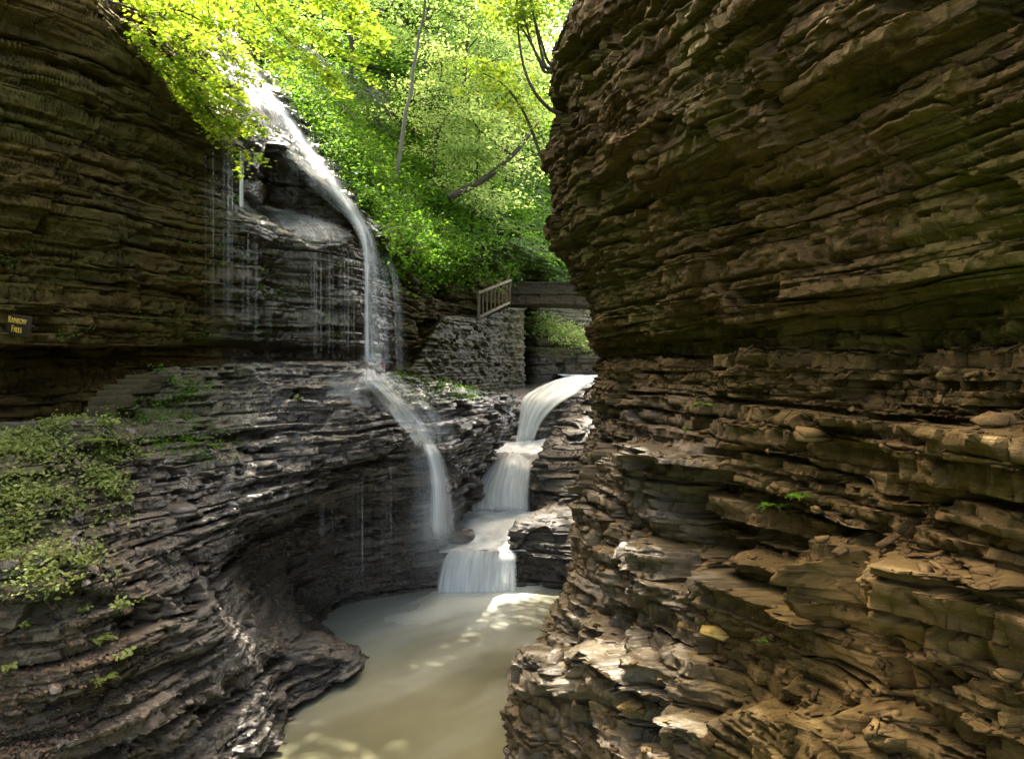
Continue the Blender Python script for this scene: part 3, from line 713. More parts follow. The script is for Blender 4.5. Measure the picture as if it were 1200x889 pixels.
for x, y, d, w, h, lab in ((585, 601, 25.7, 46, 18, 'soft mist at the foot of the middle cascade'), (612, 521, 30.8, 22, 12, 'soft mist at the foot of the uppermost cascade'), (556, 697, 21.9, 58, 16, 'soft mist at the foot of the lowest cascade'), (434, 430, 20.5, 22, 16, 'soft spray where the tall waterfall strikes the shelf'), (292, 429, 18.2, 26, 7, 'low spray on the shelf rim under the narrow trickle')):
    o = ribbon('mist', M_mist, [P(x-w*.7,y-h,d),P(x-w*.9,y-h*.4,d-.1),P(x-w,y+h*.5,d-.3)], [P(x+w*.7,y-h,d),P(x+w*.9,y-h*.4,d-.1),P(x+w,y+h*.5,d-.3)], nu=20, wob=.12, fade=(.45,.35), side=.45, seed=int(x)); tag(o, lab, kind='stuff')
def water_mat(name, murk, foam, rough):
    m, nt = nodes(name)
    out = nd(nt, 'ShaderNodeOutputMaterial'); b = nd(nt, 'ShaderNodeBsdfPrincipled')
    tc = nt.nodes.new('ShaderNodeNewGeometry').outputs['Position']
    f = attr(nt, 'foam'); n = noise(nt, tc, .9, 5, .6); n2 = noise(nt, tc, .35, 3, .5)
    base = ramp(nt, n2, [(.3, tuple(c*.75 for c in murk)), (.7, tuple(c*1.2 for c in murk))])
    ff = mth(nt, 'MULTIPLY', f, mth(nt, 'ADD', .7, mth(nt, 'MULTIPLY', n, .5)))
    ff = mth(nt, 'MINIMUM', ff, 1.0)
    lk(nt, mixc(nt, ff, base, foam), b.inputs['Base Color'])
    b.inputs['IOR'].default_value = 1.33
    lk(nt, mth(nt, 'ADD', rough, mth(nt, 'MULTIPLY', ff, .35)), b.inputs['Roughness'])
    bp = nd(nt, 'ShaderNodeBump'); bp.inputs['Strength'].default_value = .12; bp.inputs['Distance'].default_value = .1
    lk(nt, noise(nt, tc, 2.2, 3, .5), bp.inputs['Height']); lk(nt, bp.outputs[0], b.inputs['Normal'])
    lk(nt, b.outputs[0], out.inputs[0]); return m
M_pool = water_mat('pool_water', (.105, .1, .054), (.48, .49, .43), .08)
M_rapid = water_mat('rapid_water', (.12, .12, .1), (.75, .77, .76), .3)
ZP = -6.5
gx, gy = np.meshgrid(np.linspace(-9, 5, 160), np.linspace(8, 24.5, 180))
# aerated plume spreading from the foot of the lowest cascade
pc = P(560, 697, 22.1); ang = np.arctan2(pc[0]-.2-gx, pc[1]+1.2-gy); rr = np.hypot(pc[0]-gx, pc[1]-gy)
wx = 1.2*(fbm(gx*.5, gy*.5, octv=3, seed=6)-.5); wy = 1.2*(fbm(gx*.5, gy*.5, octv=3, seed=7)-.5)
al = .62*(pc[0]-gx)+.78*(pc[1]-gy)+wx; ac = .78*(pc[0]-gx)-.62*(pc[1]-gy)+wy      # along and across the plume, which drifts to the left and near
st = fbm(ac*2.2, al*.45, octv=4, seed=5)
foam = np.exp(-(np.maximum(al, 0)/4.2)**1.3)*np.exp(-(ac/(1.1+.38*np.maximum(al, 0)))**2)*(.55+.9*st)
foam += .9*np.exp(-((gy-pc[1])/.45)**2)*sstep(-2.1, -1.7, gx-0)*sstep(.75, .2, gx)
foam += .16*sstep(.42, .7, fbm(ac*1.1, al*.3, octv=3, seed=8))*sstep(12, 4, rr)
foam = np.clip(foam, 0, 1)
pool = mesh('water', np.stack([gx, gy, np.full_like(gx, ZP)], -1), grid_faces(180, 160), M_pool, attrs={'foam': foam}, smooth=True)
tag(pool, 'murky olive pool with a milky plume below the cascades', kind='structure')
def stream(L, Rr, lab, seed, fo=.8):
    L, Rr = np.array(L), np.array(Rr); nv, nu = 60, 40
    t = np.linspace(0, len(L)-1, nv); a, b = pchip(L, t), pchip(Rr, t); u = np.linspace(-.12, 1.12, nu)
    G = a[:, None]*(1-u)[None, :, None]+b[:, None]*u[None, :, None]
    f = np.clip(fo+1.3*(fbm(u[None]*6+0*t[:, None], t[:, None]*2.5+0*u[None], octv=4, seed=seed)-.5), 0, 1)
    G[..., 2] += .05*(fbm(G[..., 0]*2, G[..., 1]*1.2, octv=3, seed=seed)-.5)*2
    o = mesh('stream_water', G, grid_faces(nv, nu)[:, ::-1], M_rapid, attrs={'foam': f}, smooth=True); tag(o, lab, kind='structure')
stream([P(552,599,26.3),P(545,607,25.8),P(538,625,24.2),P(525,640,23.4),P(524,647,22.7)], [P(626,599,26.3),P(626,606,25.8),P(610,625,24.2),P(602,638,23.4),P(607,646,22.7)], 'white rapids between the middle and lowest cascades', 3, .75)
stream([P(596,518,31.3),P(588,524,30.4),P(582,533,29.2),P(578,541,28.2)], [P(640,514,31.3),P(636,524,30.4),P(632,533,29.2),P(624,541,28.2)], 'foaming white pool under the uppermost cascade', 4, .85)
stream([P(640,437,52),P(655,438,44),P(665,440.5,36)], [P(760,437,52),P(725,439,44),P(706,443,36)], 'glinting stream flowing from under the bridge', 6, .55)

# ================================================================== PATH, STAIRS, EDGING
M_path = plain('path_stone', (.1, .09, .07), .8, .4, 4, .2, .5)
front = [P(-420,562,9.2)+(0,.3,0), P(-150,524,11.3), P(0,509,12.6), P(60,506,13), P(118,496,13.5)]
backs = [P(-320,570,13), P(-120,530,14.6), P(0,500,15.6), P(80,492,16.2), P(115,492,15.2)]
G = np.array([[np.array([p[0], p[1], -1.06]) for p in backs], [np.array([p[0], p[1], -1.06]) for p in front]])
G = pchip(np.moveaxis(pchip(G, np.linspace(0, 1, 12)), 1, 0), np.linspace(0, 4, 60)).transpose(1, 0, 2)
G[..., 2] += .03*(fbm(G[..., 0]*3, G[..., 1]*3, octv=3)-.5)
o = mesh('path', G, grid_faces(12, 60), M_path); tag(o, 'narrow stone footpath along the foot of the left cliff', kind='structure')
G = np.array([[P(205,446,16.9)+(0,1.2,0), P(300,440,20), P(360,452,21), P(428,480,22.4), P(480,478,26), P(540,440,31)],
              [P(150,441,15.0), P(240,432,16.9), P(300,432,18.5), P(360,440,20), P(432,462,21), P(475,455,23)]])
G = pchip(np.moveaxis(pchip(G, np.linspace(0, 1, 10)), 1, 0), np.linspace(0, 5, 60)).transpose(1, 0, 2)
o = mesh('path', G, grid_faces(10, 60)[:, ::-1], M_path); tag(o, 'damp sunken footpath passing behind the tall waterfall', kind='structure')

M_step = plain('step_stone', (.042, .034, .014), .85, .4, 7, .2, .6)
st = empty('stone_stairs', (-7.7, 14, -1.06), 'rough stone steps climbing from the path beside the dark cliff recess', 'stairs')
for k, (xa, xb, yt, yb) in enumerate(((96, 121, 475, 492), (102, 132, 465, 476), (113, 139, 457, 466), (120, 151, 451, 458), (137, 160, 444, 452)  , (146, 168, 439, 445))):
    d = 13.5+.26*k; p, q = P(xa, yt, d), P(xb+8, yb+4, d); m = MB()
    m.box(((p[0]+q[0])/2, d+.5, (p[2]+q[2])/2), (q[0]-p[0], 1.0, p[2]-q[2]), jit=.2)
    o = m.build('step', M_step, st, bevel=.018)
M_edge = plain('edging_stone', (.075, .066, .044), .8, .4, 6, .2, .6)
ed = empty('stone_edging', (-8, 12.9, -1.1), 'row of pale flat edging stones along the path at the left', 'edging')
for (x, w) in ((12, 24), (42, 30), (72, 28), (98, 22)):
    c = P(x, 500-.05*x, 12.75+.004*x); m = MB(); m.box((c[0], c[1], -.99+.0004*x), (w/F*12.9*1.05, .34, .12), jit=.25)
    m.build('stone', M_edge, ed, bevel=.015)

# ================================================================== MASONRY WALL, BRIDGE, RAILING
K = [
 [P(455,434,24.4),P(462,440,24),P(466,447,23.8),P(470,462,23.6)],
 [P(478,427,26),P(484,428,24.7),P(492,440,24.6),P(500,462,24.6)],
 [P(497,402,27.3),P(501,403,26),P(512,430,26),P(522,462,26.2)],
 [P(520,371,29),P(523,372,27.7),P(536,415,27.9),P(548,462,28.3)],
 [P(556,371,32),P(558,373,30.6),P(566,415,30.8),P(574,462,31.2)],
 [P(598,361,36),P(597,363,34),P(598,410,34.2),P(599,464,34.6)],
 [P(612,361,36.6),P(611,363,35),P(611,410,35.2),P(611,464,35.5)],
 [P(616,361,38),P(614,363,37),P(614,410,37),P(614,464,37)],
]
K = np.array(K).transpose(1, 0, 2)
CR = dict(beds='course', ter=.1, amp=.085, bw=.3, warp=.05, sf=.8, notch=.8, pitp=.08, sw=.3)
wall, QK, NK = rock('stone_wall', K, M_wall, 61, [CR], dens=1.1, attrs=dict(wet=lambda o,n,px,py,tu,tv: .15+0*px, moss=lambda o,n,px,py,tu,tv: .35+.4*fbm(o[..., 0]*.8, o[..., 2]*.8, octv=3)), bulge=.05, rough=.03, chunks=(((3.4,6),.06,1.3),), keep=True)
tag(wall, 'tall mossy rubble stone retaining wall rising to the bridge', 'stone wall')

M_bridge = plain('bridge_stone', (.035, .028, .018), .85, .5, 5, .2, .9, (1, 1, 2.5))
M_arch = plain('arch_stone', (.05, .034, .022), .85, .4, 6, .2, .6)
br = empty('stone_bridge', P(645, 360, 37.5), 'dark stone footbridge with a low arch across the gorge', 'bridge')
X0, X1 = P(594,0,37)[0], P(745,0,37)[0]
def slab(name, y, yw, zt, zb, mat, seed, zbf=None, amp=.03):
    """A stone course: a displaced front, back, top and underside as one closed skin."""
    nx, nz = 150, 34
    x = np.linspace(X0, X1, nx); top = zt+0*x; bot = zbf(x) if zbf else zb+0*x
    ring = []
    v = np.linspace(0, 1, nz)
    for t in v: ring.append(np.stack([x, y+0*x, bot+(top-bot)*t], -1))
    for t in np.linspace(0, 1, 8)[1:]: ring.append(np.stack([x, y+yw*t+0*x, top], -1))
    for t in v[::-1][1:]: ring.append(np.stack([x, y+yw+0*x, bot+(top-bot)*t], -1))
    for t in np.linspace(1, 0, 8)[1:]: ring.append(np.stack([x, y+yw*t+0*x, bot], -1))
    Gd = np.array(ring)
    rowi = np.floor(Gd[..., 2]/.16+seed); bi = np.floor(Gd[..., 0]/.34+hsh(rowi, seed)*9)
    dsp = amp*(hsh(rowi, bi, seed)-.5)*2+.03*(fbm(Gd[..., 0]*5, Gd[..., 1]*5, Gd[..., 2]*9, 3, seed)-.5)
    c = np.array([0, y+yw/2, 0]); sg = np.sign(Gd[..., 1]-c[1])
    Gd[..., 1] += sg*dsp; Gd[..., 2] += .5*dsp
    o = mesh(name, Gd, grid_faces(*Gd.shape[:2]), mat); put(o, br); return o
zt = (430-330)/F*37
slab('parapet', 37.0, .42, zt-.1, zt-.6, M_bridge, 3)
slab('parapet', 39.6, .42, zt-.1, zt-.6, M_bridge, 4)
slab('coping', 36.93, .56, zt, zt-.105, M_bridge, 5, amp=.02)
arch = lambda x: (430-358)/F*37.1+.16*np.cos(np.clip((x-P(640,0,37)[0])/2.0, -1.57, 1.57))-.06
slab('arch', 37.12, 2.8, zt-.605, 0, M_arch, 7, zbf=arch, amp=.035)

M_wood = plain('weathered_wood', (.13, .1, .065), .75, .35, 4, .2, .4, (1, 1, .3))
a0, a1 = P(561, 374, 30.7), P(597, 356.5, 34.0)
rl = empty('stair_railing', a0, 'sloping weathered wooden railing beside the bridge stairs', 'railing')
dirr = (a1-a0)/np.linalg.norm(a1-a0)
def beam(name, p, q, w, h, parent, mat):
    p, q = np.array(p), np.array(q); d = q-p; L = np.linalg.norm(d); d /= L
    s_ = np.cross(d, (0, 0, 1)); s_ = s_/np.linalg.norm(s_) if np.linalg.norm(s_) > .05 else np.array([1., 0, 0]); u = np.cross(s_, d)
    m = MB(); m.box((p+q)/2, (L, w, h), axes=[d, s_, u]); return m.build(name, mat, parent, bevel=.008)
up = np.array([0, 0, 1.0])
beam('handrail', a0+up*1.05-dirr*.1, a1+up*1.05+dirr*.15, .12, .09, rl, M_wood)
beam('bottom_rail', a0+up*.08-dirr*.1, a1+up*.08, .1, .1, rl, M_wood)
for t in np.linspace(0, 1, 9): beam('baluster' if 0 < t < 1 else 'post', a0+(a1-a0)*t+up*(-.02), a0+(a1-a0)*t+up*1.0, *((.06, .1) if 0 < t < 1 else (.11, .11)), rl, M_wood)

# ================================================================== SIGN
M_sign = plain('sign_board', (.035, .024, .016), .7, .35, 5, .2, .3, (.4, 1, 2)); M_gold = plain('sign_letters', (.55, .36, .06), .5, .15, 9, .3, .1)
sp = P(22, 381, 13.45); sg = empty('trail_sign', sp, 'dark wooden sign with yellow Rainbow Falls lettering on the left cliff', 'sign')
ang = R(-24); ti = R(-7)
rot = Matrix.Rotation(ang, 4, 'Z') @ Matrix.Rotation(-ti, 4, 'Y')
def place(o, loc):
    o.parent = sg; o.matrix_parent_inverse = Matrix.Identity(4); o.matrix_local = rot @ Matrix.Translation(Vector(loc))
m = MB(); m.box((0, 0, 0), (.62, .05, .36), jit=.04); o = m.build('board', M_sign, bevel=.008); place(o, (0, 0, 0))

for x in (-.2, .2):
    m = MB(); m.box((x, .08, 0), (.05, .1, .05)); o = m.build('bracket', M_sign); place(o, (0, 0, 0))
for txt, z, sz in (('Rainbow', .03, .15), ('Falls', -.125, .15)):
    cu = bpy.data.curves.new('lettering', 'FONT'); cu.body = txt; cu.align_x = 'CENTER'; cu.size = sz; cu.extrude = .006; cu.small_caps_scale = .78
    cu.offset = .0006; cu.space_character = 1.06
    for i in range(1, len(txt)): cu.body_format[i].use_small_caps = True
    to = bpy.data.objects.new('lettering', cu); C.objects.link(to); bpy.context.view_layer.update()
    me = bpy.data.meshes.new_from_object(to.evaluated_get(bpy.context.evaluated_depsgraph_get())); bpy.data.objects.remove(to); me.materials.clear(); me.materials.append(M_gold); me.name = 'lettering'
    o = bpy.data.objects.new('lettering', me); C.objects.link(o)
    o.parent = sg; o.matrix_parent_inverse = Matrix.Identity(4); o.matrix_local = rot @ Matrix.Translation((0, -.034, z)) @ Matrix.Rotation(R(90), 4, 'X') @ Matrix.Diagonal((.82, 1.1, 1, 1))

# ================================================================== LEAVES
def leaf_shape(kind):
    if kind == 'maple':
        a = [(0,-.5),(.1,-.2),(.42,-.28),(.3,-.02),(.52,.16),(.2,.18),(.0,.55),(-.2,.18),(-.52,.16),(-.3,-.02),(-.42,-.28),(-.1,-.2)]
        return np.array([(x, y, -.25*x*x-.12*y*y) for x, y in a])
    if kind == 'oval':
        return np.array([(0,-.5,0),(.22,-.22,.05),(.26,.08,.06),(0,.5,-.1),(-.26,.08,.06),(-.22,-.22,.05)])
    if kind == 'blade':
        return np.array([(0,-.5,0),(.07,0,.08),(0,.5,-.15),(-.07,0,.08)])
    return np.array([(0,-.5,0),(.3,0,.06),(0,.5,0),(-.3,0,.06)])
def leaf_arrays(cen, nrm, size, kind, r, yaw=None):
    T = leaf_shape(kind); n = len(cen)
    nrm = nrm/(np.linalg.norm(nrm, axis=1, keepdims=True)+1e-9)
    a = r.randn(n, 3) if yaw is None else yaw
    a = a-(a*nrm).sum(1, keepdims=True)*nrm; a /= np.linalg.norm(a, axis=1, keepdims=True)+1e-9
    b = np.cross(nrm, a)
    s = np.broadcast_to(size, n)[:, None, None]
    V = cen[:, None]+s*(T[None, :, 0:1]*b[:, None]+T[None, :, 1:2]*a[:, None]+T[None, :, 2:3]*nrm[:, None])
    k = len(T); Fc = np.arange(n*k).reshape(n, k)
    rn = np.repeat(r.rand(n), k)
    return V.reshape(-1, 3), Fc, rn
def leaves(name, cen, nrm, size, kind, mat, seed, parent=None, yaw=None):
    r = np.random.RandomState(seed); V, Fc, rn = leaf_arrays(np.asarray(cen), np.asarray(nrm), size, kind, r, yaw)
    o = mesh(name, V, Fc, mat, attrs={'rnd': rn})
    if parent: put(o, parent)
    return o
ML_bright = leaf_mat('maple_leaf', (.04, .085, .012), (.1, .14, .018), (.16, .32, .015), (.42, .5, .035), .55)
ML_mid = leaf_mat('forest_leaf', (.035, .07, .022), (.085, .12, .035), (.2, .38, .06), (.4, .54, .13), .55)
ML_pale = leaf_mat('young_leaf', (.05, .085, .025), (.1, .12, .04), (.32, .5, .11), (.56, .66, .2), .6)
ML_dark = leaf_mat('hemlock_leaf', (.014, .03, .012), (.03, .055, .02), (.03, .07, .02), (.08, .14, .03), .3)
ML_fern = leaf_mat('fern_leaf', (.03, .072, .01), (.07, .125, .014), (.1, .27, .012), (.24, .42, .03), .5, .02)
ML_herb = leaf_mat('herb_leaf', (.1, .13, .03), (.21, .24, .06), (.12, .2, .03), (.26, .34, .07), .4)
ML_litter = plain('dead_leaf', (.1, .062, .035), .8, .6, 9, .2, .2)
M_bark = plain('bark', (.07, .055, .042), .9, .45, 6, .15, .9, (2, 2, .5)); M_barkpale = plain('bark_pale', (.16, .14, .11), .85, .35, 5, .15, .6, (2, 2, .5))

def up_dir(n, spread, r):
    v = r.randn(n, 3)*spread; v[:, 2] += 1; return v

# ground cover on the hillside: undergrowth, with the dense bright bank beside the fall
def on_grid(Q, n, r, wfn):
    c = Q[:-1, :-1]; du = Q[:-1, 1:]-c; dv = Q[1:, :-1]-c
    ar = np.linalg.norm(np.cross(du, dv), axis=-1)
    px, py = proj(c); w = ar*wfn(c, px, py); w = w.ravel()/w.sum()
    i = r.choice(len(w), n, p=w); uu, vv = r.rand(2, n, 1)
    p = (c.reshape(-1, 3)[i]+uu*du.reshape(-1, 3)[i]+vv*dv.reshape(-1, 3)[i])
    return p, i
r = np.random.RandomState(77)
def whill(c, px, py):
    seen = ((px > 180) & (px < 730) & (py > -120) & (py < 380))*1.0+.02
    lum = .12+1.2*sstep(.42, .62, fbm(c[..., 0]*.35, c[..., 1]*.35, c[..., 2]*.35, 3, 21))
    return seen*lum*(30/np.maximum(c[..., 1], 20))**1.6
cen, _ = on_grid(QJ, 14000, r, whill)
k = 12; cc = np.repeat(cen, k, 0)+r.randn(14000*k, 3)*np.array([.28, .28, .16])+np.array([0, 0, .25])
sz = (.08+.13*r.rand(len(cc)))*np.clip(cc[:, 1]/30, .8, 2.2)
o = leaves('undergrowth', cc, up_dir(len(cc), .45, r)+np.array([0, -.35, 0]), sz, 'oval', ML_fern, 5)
tag(o, 'green ferns and undergrowth covering the hillside', 'undergrowth', kind='stuff')
# moss and fern cushion right of the slab
def wbank(c, px, py):
    e = np.interp(py, [-20, 60, 130, 210, 262, 310], [262, 292, 345, 404, 436, 470])
    dd = px-e
    return sstep(-8, 14, dd)*sstep(75, 25, dd)*(py > -10)*(py < 325)+1e-9
def wA(c, px, py): return wbank(c, px, py)*(c[..., 1] > 21.5)
p1, _ = on_grid(QJ, 5200, r, wbank); p2, _ = on_grid(QA[:len(QA)//3], 2600, r, wA)
p3, _ = on_grid(QA[:len(QA)//3], 2600, r, lambda c, px, py: ((px > 385) & (px < 560) & (py > 20) & (py < 320) & (c[..., 1] > 23))*sstep(0, 14, px-np.interp(py, [60, 130, 210, 262, 310], [292, 345, 404, 436, 450]))+1e-9)
cen = np.concatenate([p1, p2, p3]); k = 16
cc = np.repeat(cen, k, 0)+r.randn(len(cen)*k, 3)*np.array([.2, .2, .14])+np.array([0, -.05, .16])
o = leaves('fern_bank', cc, up_dir(len(cc), .5, r)+np.array([.1, -.5, 0]), .07+.09*r.rand(len(cc)), 'oval', ML_fern, 6)
tag(o, 'lush bright green fern and moss bank along the right side of the tall waterfall', 'ferns', kind='stuff')
# hanging plants over the dark wall left of the bridge
def whang(c, px, py): return ((px > 446) & (px < 625) & (py > 275) & (py < 345))*sstep(345, 300, py)+1e-9
p1, _ = on_grid(QA, 1500, r, whang); k = 12
cc = np.repeat(p1, k, 0)+r.randn(len(p1)*k, 3)*np.array([.25, .2, .25])+np.array([0, -.12, 0])
o = leaves('hanging_foliage', cc, up_dir(len(cc), .6, r)+np.array([0, -.6, 0]), .09+.1*r.rand(len(cc)), 'oval', ML_fern, 7)
tag(o, 'hanging green plants along the top of the dark rock wall left of the bridge', 'plants', kind='stuff')
# plants on the ledge beneath the bridge, leaf colour lightened to stand for sunlight
p1, _ = on_grid(QH, 420, r, lambda c, px, py: ((px > 618) & (px < 700) & (py > 370) & (py < 412))*np.exp(-((py-(380+.33*(px-625)))/9)**2)+1e-9)
cc = np.repeat(p1, 12, 0)+r.randn(len(p1)*12, 3)*np.array([.25, .25, .16])+np.array([0, -.1, .12])
o = leaves('ledge_foliage', cc, up_dir(len(cc), .5, r)+np.array([0, -.4, 0]), .1+.1*r.rand(len(cc)), 'oval', ML_pale, 8)
tag(o, 'yellow green plants on the sunlit ledge under the bridge', 'plants', kind='stuff')
# leafy bed on the left bank
def wleft(c, px, py):
    nz_ = fbm(c[..., 0]*1.1, c[..., 1]*1.1, c[..., 2]*1.1, 3, 33)
    a_ = sstep(85, 55, px+60*(nz_-.5))*sstep(500, 520, py)*sstep(700, 650, py+80*(nz_-.5))*(px > -260)
    b_ = np.exp(-((px-100)/32)**2-((py-545)/48)**2)*1.3+.8*np.exp(-((px-75)/28)**2-((py-515)/22)**2)+.8*np.exp(-((px-60)/40)**2-((py-650)/30)**2)
    return np.maximum(a_, b_)*(.06+1.3*sstep(.42, .62, fbm(c[..., 0]*2.1, c[..., 1]*2.1, c[..., 2]*2.1, 3, 34)))*(py > 495)*(px < 170)+1e-9
p1, _ = on_grid(QB, 3600, r, wleft); k = 8
stems = np.repeat(p1, k, 0); cc = stems+r.randn(len(stems), 3)*np.array([.08, .08, .05])+np.array([.03, -.05, .075])
o = leaves('ground_cover', cc, up_dir(len(cc), .4, r)+np.array([.1, -.35, 0]), .03+.07*r.rand(len(cc))**1.5, 'oval', ML_herb, 9)
tag(o, 'bed of small light green leafy plants on the left bank below the path', 'plants', kind='stuff')
p1, _ = on_grid(QB, 500, r, lambda c, px, py: ((px > 130) & (px < 330) & (py > 432) & (py < 545))*sstep(.5, .62, fbm(c[..., 0]*1.5, c[..., 1]*1.5, c[..., 2]*2, 2, 35))*sstep(330, 200, px)+.35*((px > 455) & (px < 560) & (py > 430) & (py < 470))+1e-9)
cc = np.repeat(p1, 6, 0)+r.randn(len(p1)*6, 3)*np.array([.1, .1, .06])+np.array([0, -.05, .06])
o = leaves('moss_tufts', cc, up_dir(len(cc), .5, r)+np.array([0, -.4, 0]), .04+.05*r.rand(len(cc)), 'oval', ML_fern, 10)
tag(o, 'scattered green tufts between the steps and the wet shelf', 'plants', kind='stuff')
# dead leaves at the lower left
p1, _ = on_grid(QB, 2600, r, lambda c, px, py: ((px > -200) & (px < 175) & (py > 690) & (py < 900))*sstep(.35, .6, fbm(c[..., 0]*1.4, c[..., 1]*1.4, c[..., 2]*1.4, 3, 36))*sstep(175, 120, px)+1e-9)
o = leaves('leaf_litter', p1+np.array([0, 0, .02]), up_dir(len(p1), .5, r), .05+.05*r.rand(len(p1)), 'oval', ML_litter, 11)
tag(o, 'brown dead leaves scattered over the lower left bank', 'dead leaves', kind='stuff')
# small wall plants high on the left cliff
p1, _ = on_grid(QA, 260, r, lambda c, px, py: ((px > 0) & (px < 450) & (py > 280) & (py < 402))*sstep(.55, .68, fbm(c[..., 0]*1.1, c[..., 1]*1.1, c[..., 2]*1.5, 2, 38))+1e-9)
cc = np.repeat(p1, 5, 0)+r.randn(len(p1)*5, 3)*np.array([.06, .04, .06])+np.array([.05, -.06, 0])
o = leaves('wall_moss', cc, up_dir(len(cc), .5, r)+np.array([.4, -.6, 0]), .03+.04*r.rand(len(cc)), 'oval', ML_fern, 12)
tag(o, 'tiny moss and fern sprigs on the face of the left cliff', 'moss', kind='stuff')

# ================================================================== RUBBLE AND LOOSE STONES
def stones(cen, nrm, size, r, flat=.3):
    m = MB()
    V = []; Fq = []
    base = np.array([[x, y, z] for z in (-1, 1) for y in (-1, 1) for x in (-1, 1)], float)*.5
    q = np.array([(0,2,3,1),(4,5,7,6),(0,1,5,4),(2,6,7,3),(0,4,6,2),(1,3,7,5)])
    for i, (c, n, s_) in enumerate(zip(cen, nrm, size)):
        b = base*(1+.9*(r.rand(8, 3)-.5)); b[4:, :2] *= .7+.3*r.rand(); b[r.randint(8)] *= .45
        b = b*np.array([1+.9*r.rand(), .6+.6*r.rand(), flat*(.25+.6*r.rand())])*s_
        n = n+r.randn(3)*.25; n /= np.linalg.norm(n); a = r.randn(3); a -= a.dot(n)*n; a /= np.linalg.norm(a)
        V.append(b@np.array([a, np.cross(n, a), n])+c+n*s_*.08); Fq.append(q+8*i)
    return np.concatenate(V), np.concatenate(Fq)
M_stone = rock_mat('loose_shale', (.035, .026, .015), (.105, .074, .04), (.24, .185, .115), bump=.4)
M_paleslab = M_right; 
M_greyslab = M_right; 
def treads(Q, N, n, r, wfn, nz=.6):
    px, py = proj(Q); w = (N[..., 2] > nz)*wfn(px, py); w = (w/w.sum()).ravel(); i = r.choice(len(w), n, p=w)
    return Q.reshape(-1, 3)[i], N.reshape(-1, 3)[i]
c, n_ = treads(QE, NE, 6500, r, lambda px, py: ((px > 600) & (px < 1260) & (py > 385) & (py < 950))*(.4+1.2*np.exp(-((px-905)/75)**2-((py-615)/30)**2)+(py < 520)*.8))
V, Fq = stones(c, n_, .025+.085*r.rand(len(c))**4, r)
o = mesh('rubble', V, Fq, M_right, attrs={'lay': np.repeat(r.rand(len(c)), 8)}); tag(o, 'small broken shale flakes littering the ledges of the right cliff', 'rubble', kind='stuff')
c, n_ = treads(QB, NB, 3500, r, lambda px, py: ((px > 60) & (px < 600) & (py > 430) & (py < 880))*1.0)
V, Fq = stones(c, n_, .03+.1*r.rand(len(c))**4, r)
o = mesh('rubble', V, Fq, M_bank, attrs={'lay': np.repeat(r.rand(len(c)), 8), 'wet': np.full(len(c)*8, .8)}); tag(o, 'wet broken shale flakes lying on the left shelf', 'rubble', kind='stuff')
def loose(px, py, size, label, mat, seed, names=('cliff_right',), group='loose slabs on the right cliff', tilt=.15):
    h = pick(px, py, names); r = np.random.RandomState(seed)
    n = np.array([-.15, -.35, 1])+r.randn(3)*tilt; n /= np.linalg.norm(n)
    # split shale: two or three thin angular plates, one on another
    a = np.array([1, .0, 0])-n[0]*n; a /= np.linalg.norm(a); ax = np.array([a, np.cross(n, a), n])
    V = []; F4 = []; top = []
    for q in range(2):
        k = 6; th = np.sort((np.arange(k)+.9*r.rand(k))/k*2*math.pi); rad = (.6+.75*r.rand(k))*(1-.17*q)
        z0, z1 = size[2]*(q/2-.45), size[2]*((q+.93)/2-.45); o_ = .1*r.randn(2)*q*np.array(size[:2])*.5; b0 = len(V)
        for z in (z0, z1): V += [(math.cos(t)*d_*size[0]/2+o_[0], math.sin(t)*d_*size[1]/2+o_[1], z+.12*size[2]*r.randn()*(z == z1)) for t, d_ in zip(th, rad)]
        F4 += [(b0+i, b0+(i+1) % k, b0+k+(i+1) % k, b0+k+i) for i in range(k)]; top += [[b0+k+i for i in range(k)], [b0+i for i in range(k)][::-1]]
    V = np.array(V)@ax+h[0]+n*size[2]*.25+np.array([-.03, -.06, 0])
    o = mesh('loose_slab', V, [np.array(F4), np.array(top)], mat, attrs={'lay': np.full(len(V), .6+.6*('pale' in label)), 'wet': np.full(len(V), .8*(mat is M_bank))})
    tag(o, label, 'stone slab', group)
for a in ((955,512,(.55,.26,.07),'long pale slab leaning across the upper right ledges',M_greyslab,1),
          (1163,493,(.34,.2,.055),'pale split slab jutting from the wall at the far right',M_paleslab,2),
          (957,597,(.15,.12,.06),'small blocky pale stone on the rubble ledge',M_paleslab,3),
          (966,630,(.2,.13,.06),'small pale stone at the lip of the rubble ledge',M_paleslab,4),
          (1182,788,(.2,.11,.05),'bright pale flat stone low at the right edge',M_paleslab,5),
          (1167,741,(.1,.16,.04),'pale stone standing on edge above the bright flat stone',M_paleslab,6),
          (840,742,(.4,.24,.03),'flat slab with yellow lichen on the sunlit ledge',plain('yellow_slab',(.2,.14,.035),.85,.6,12,.2,.5),10),  # slab in mottled yellow tones
          (1103,441,(.22,.12,.1),'pale broken chip on the crumbling band under the overhang',M_paleslab,11),
          (745,828,(.32,.22,.09),'pale angular block on the lower left of the right cliff',M_paleslab,12)):
    loose(*a)
loose(20, 668, (.4,.3,.2), 'grey stone half buried under the leafy bed at the left edge', M_bank, 21, ('rock_bank_left',), 'stones on the left bank')
loose(55, 662, (.32,.2,.14), 'grey stone below the leafy bed with bare moss around it', M_bank, 22, ('rock_bank_left',), 'stones on the left bank')
loose(215, 594, (.7,.5,.09), 'long wet grey slab at the edge of the shelf above the small cave', M_bank, 23, ('rock_bank_left',), 'stones on the left bank')
loose(302, 524, (.26,.2,.12), 'small dark block sitting on the glistening shelf', M_bank, 24, ('rock_bank_left',), 'stones on the left bank')

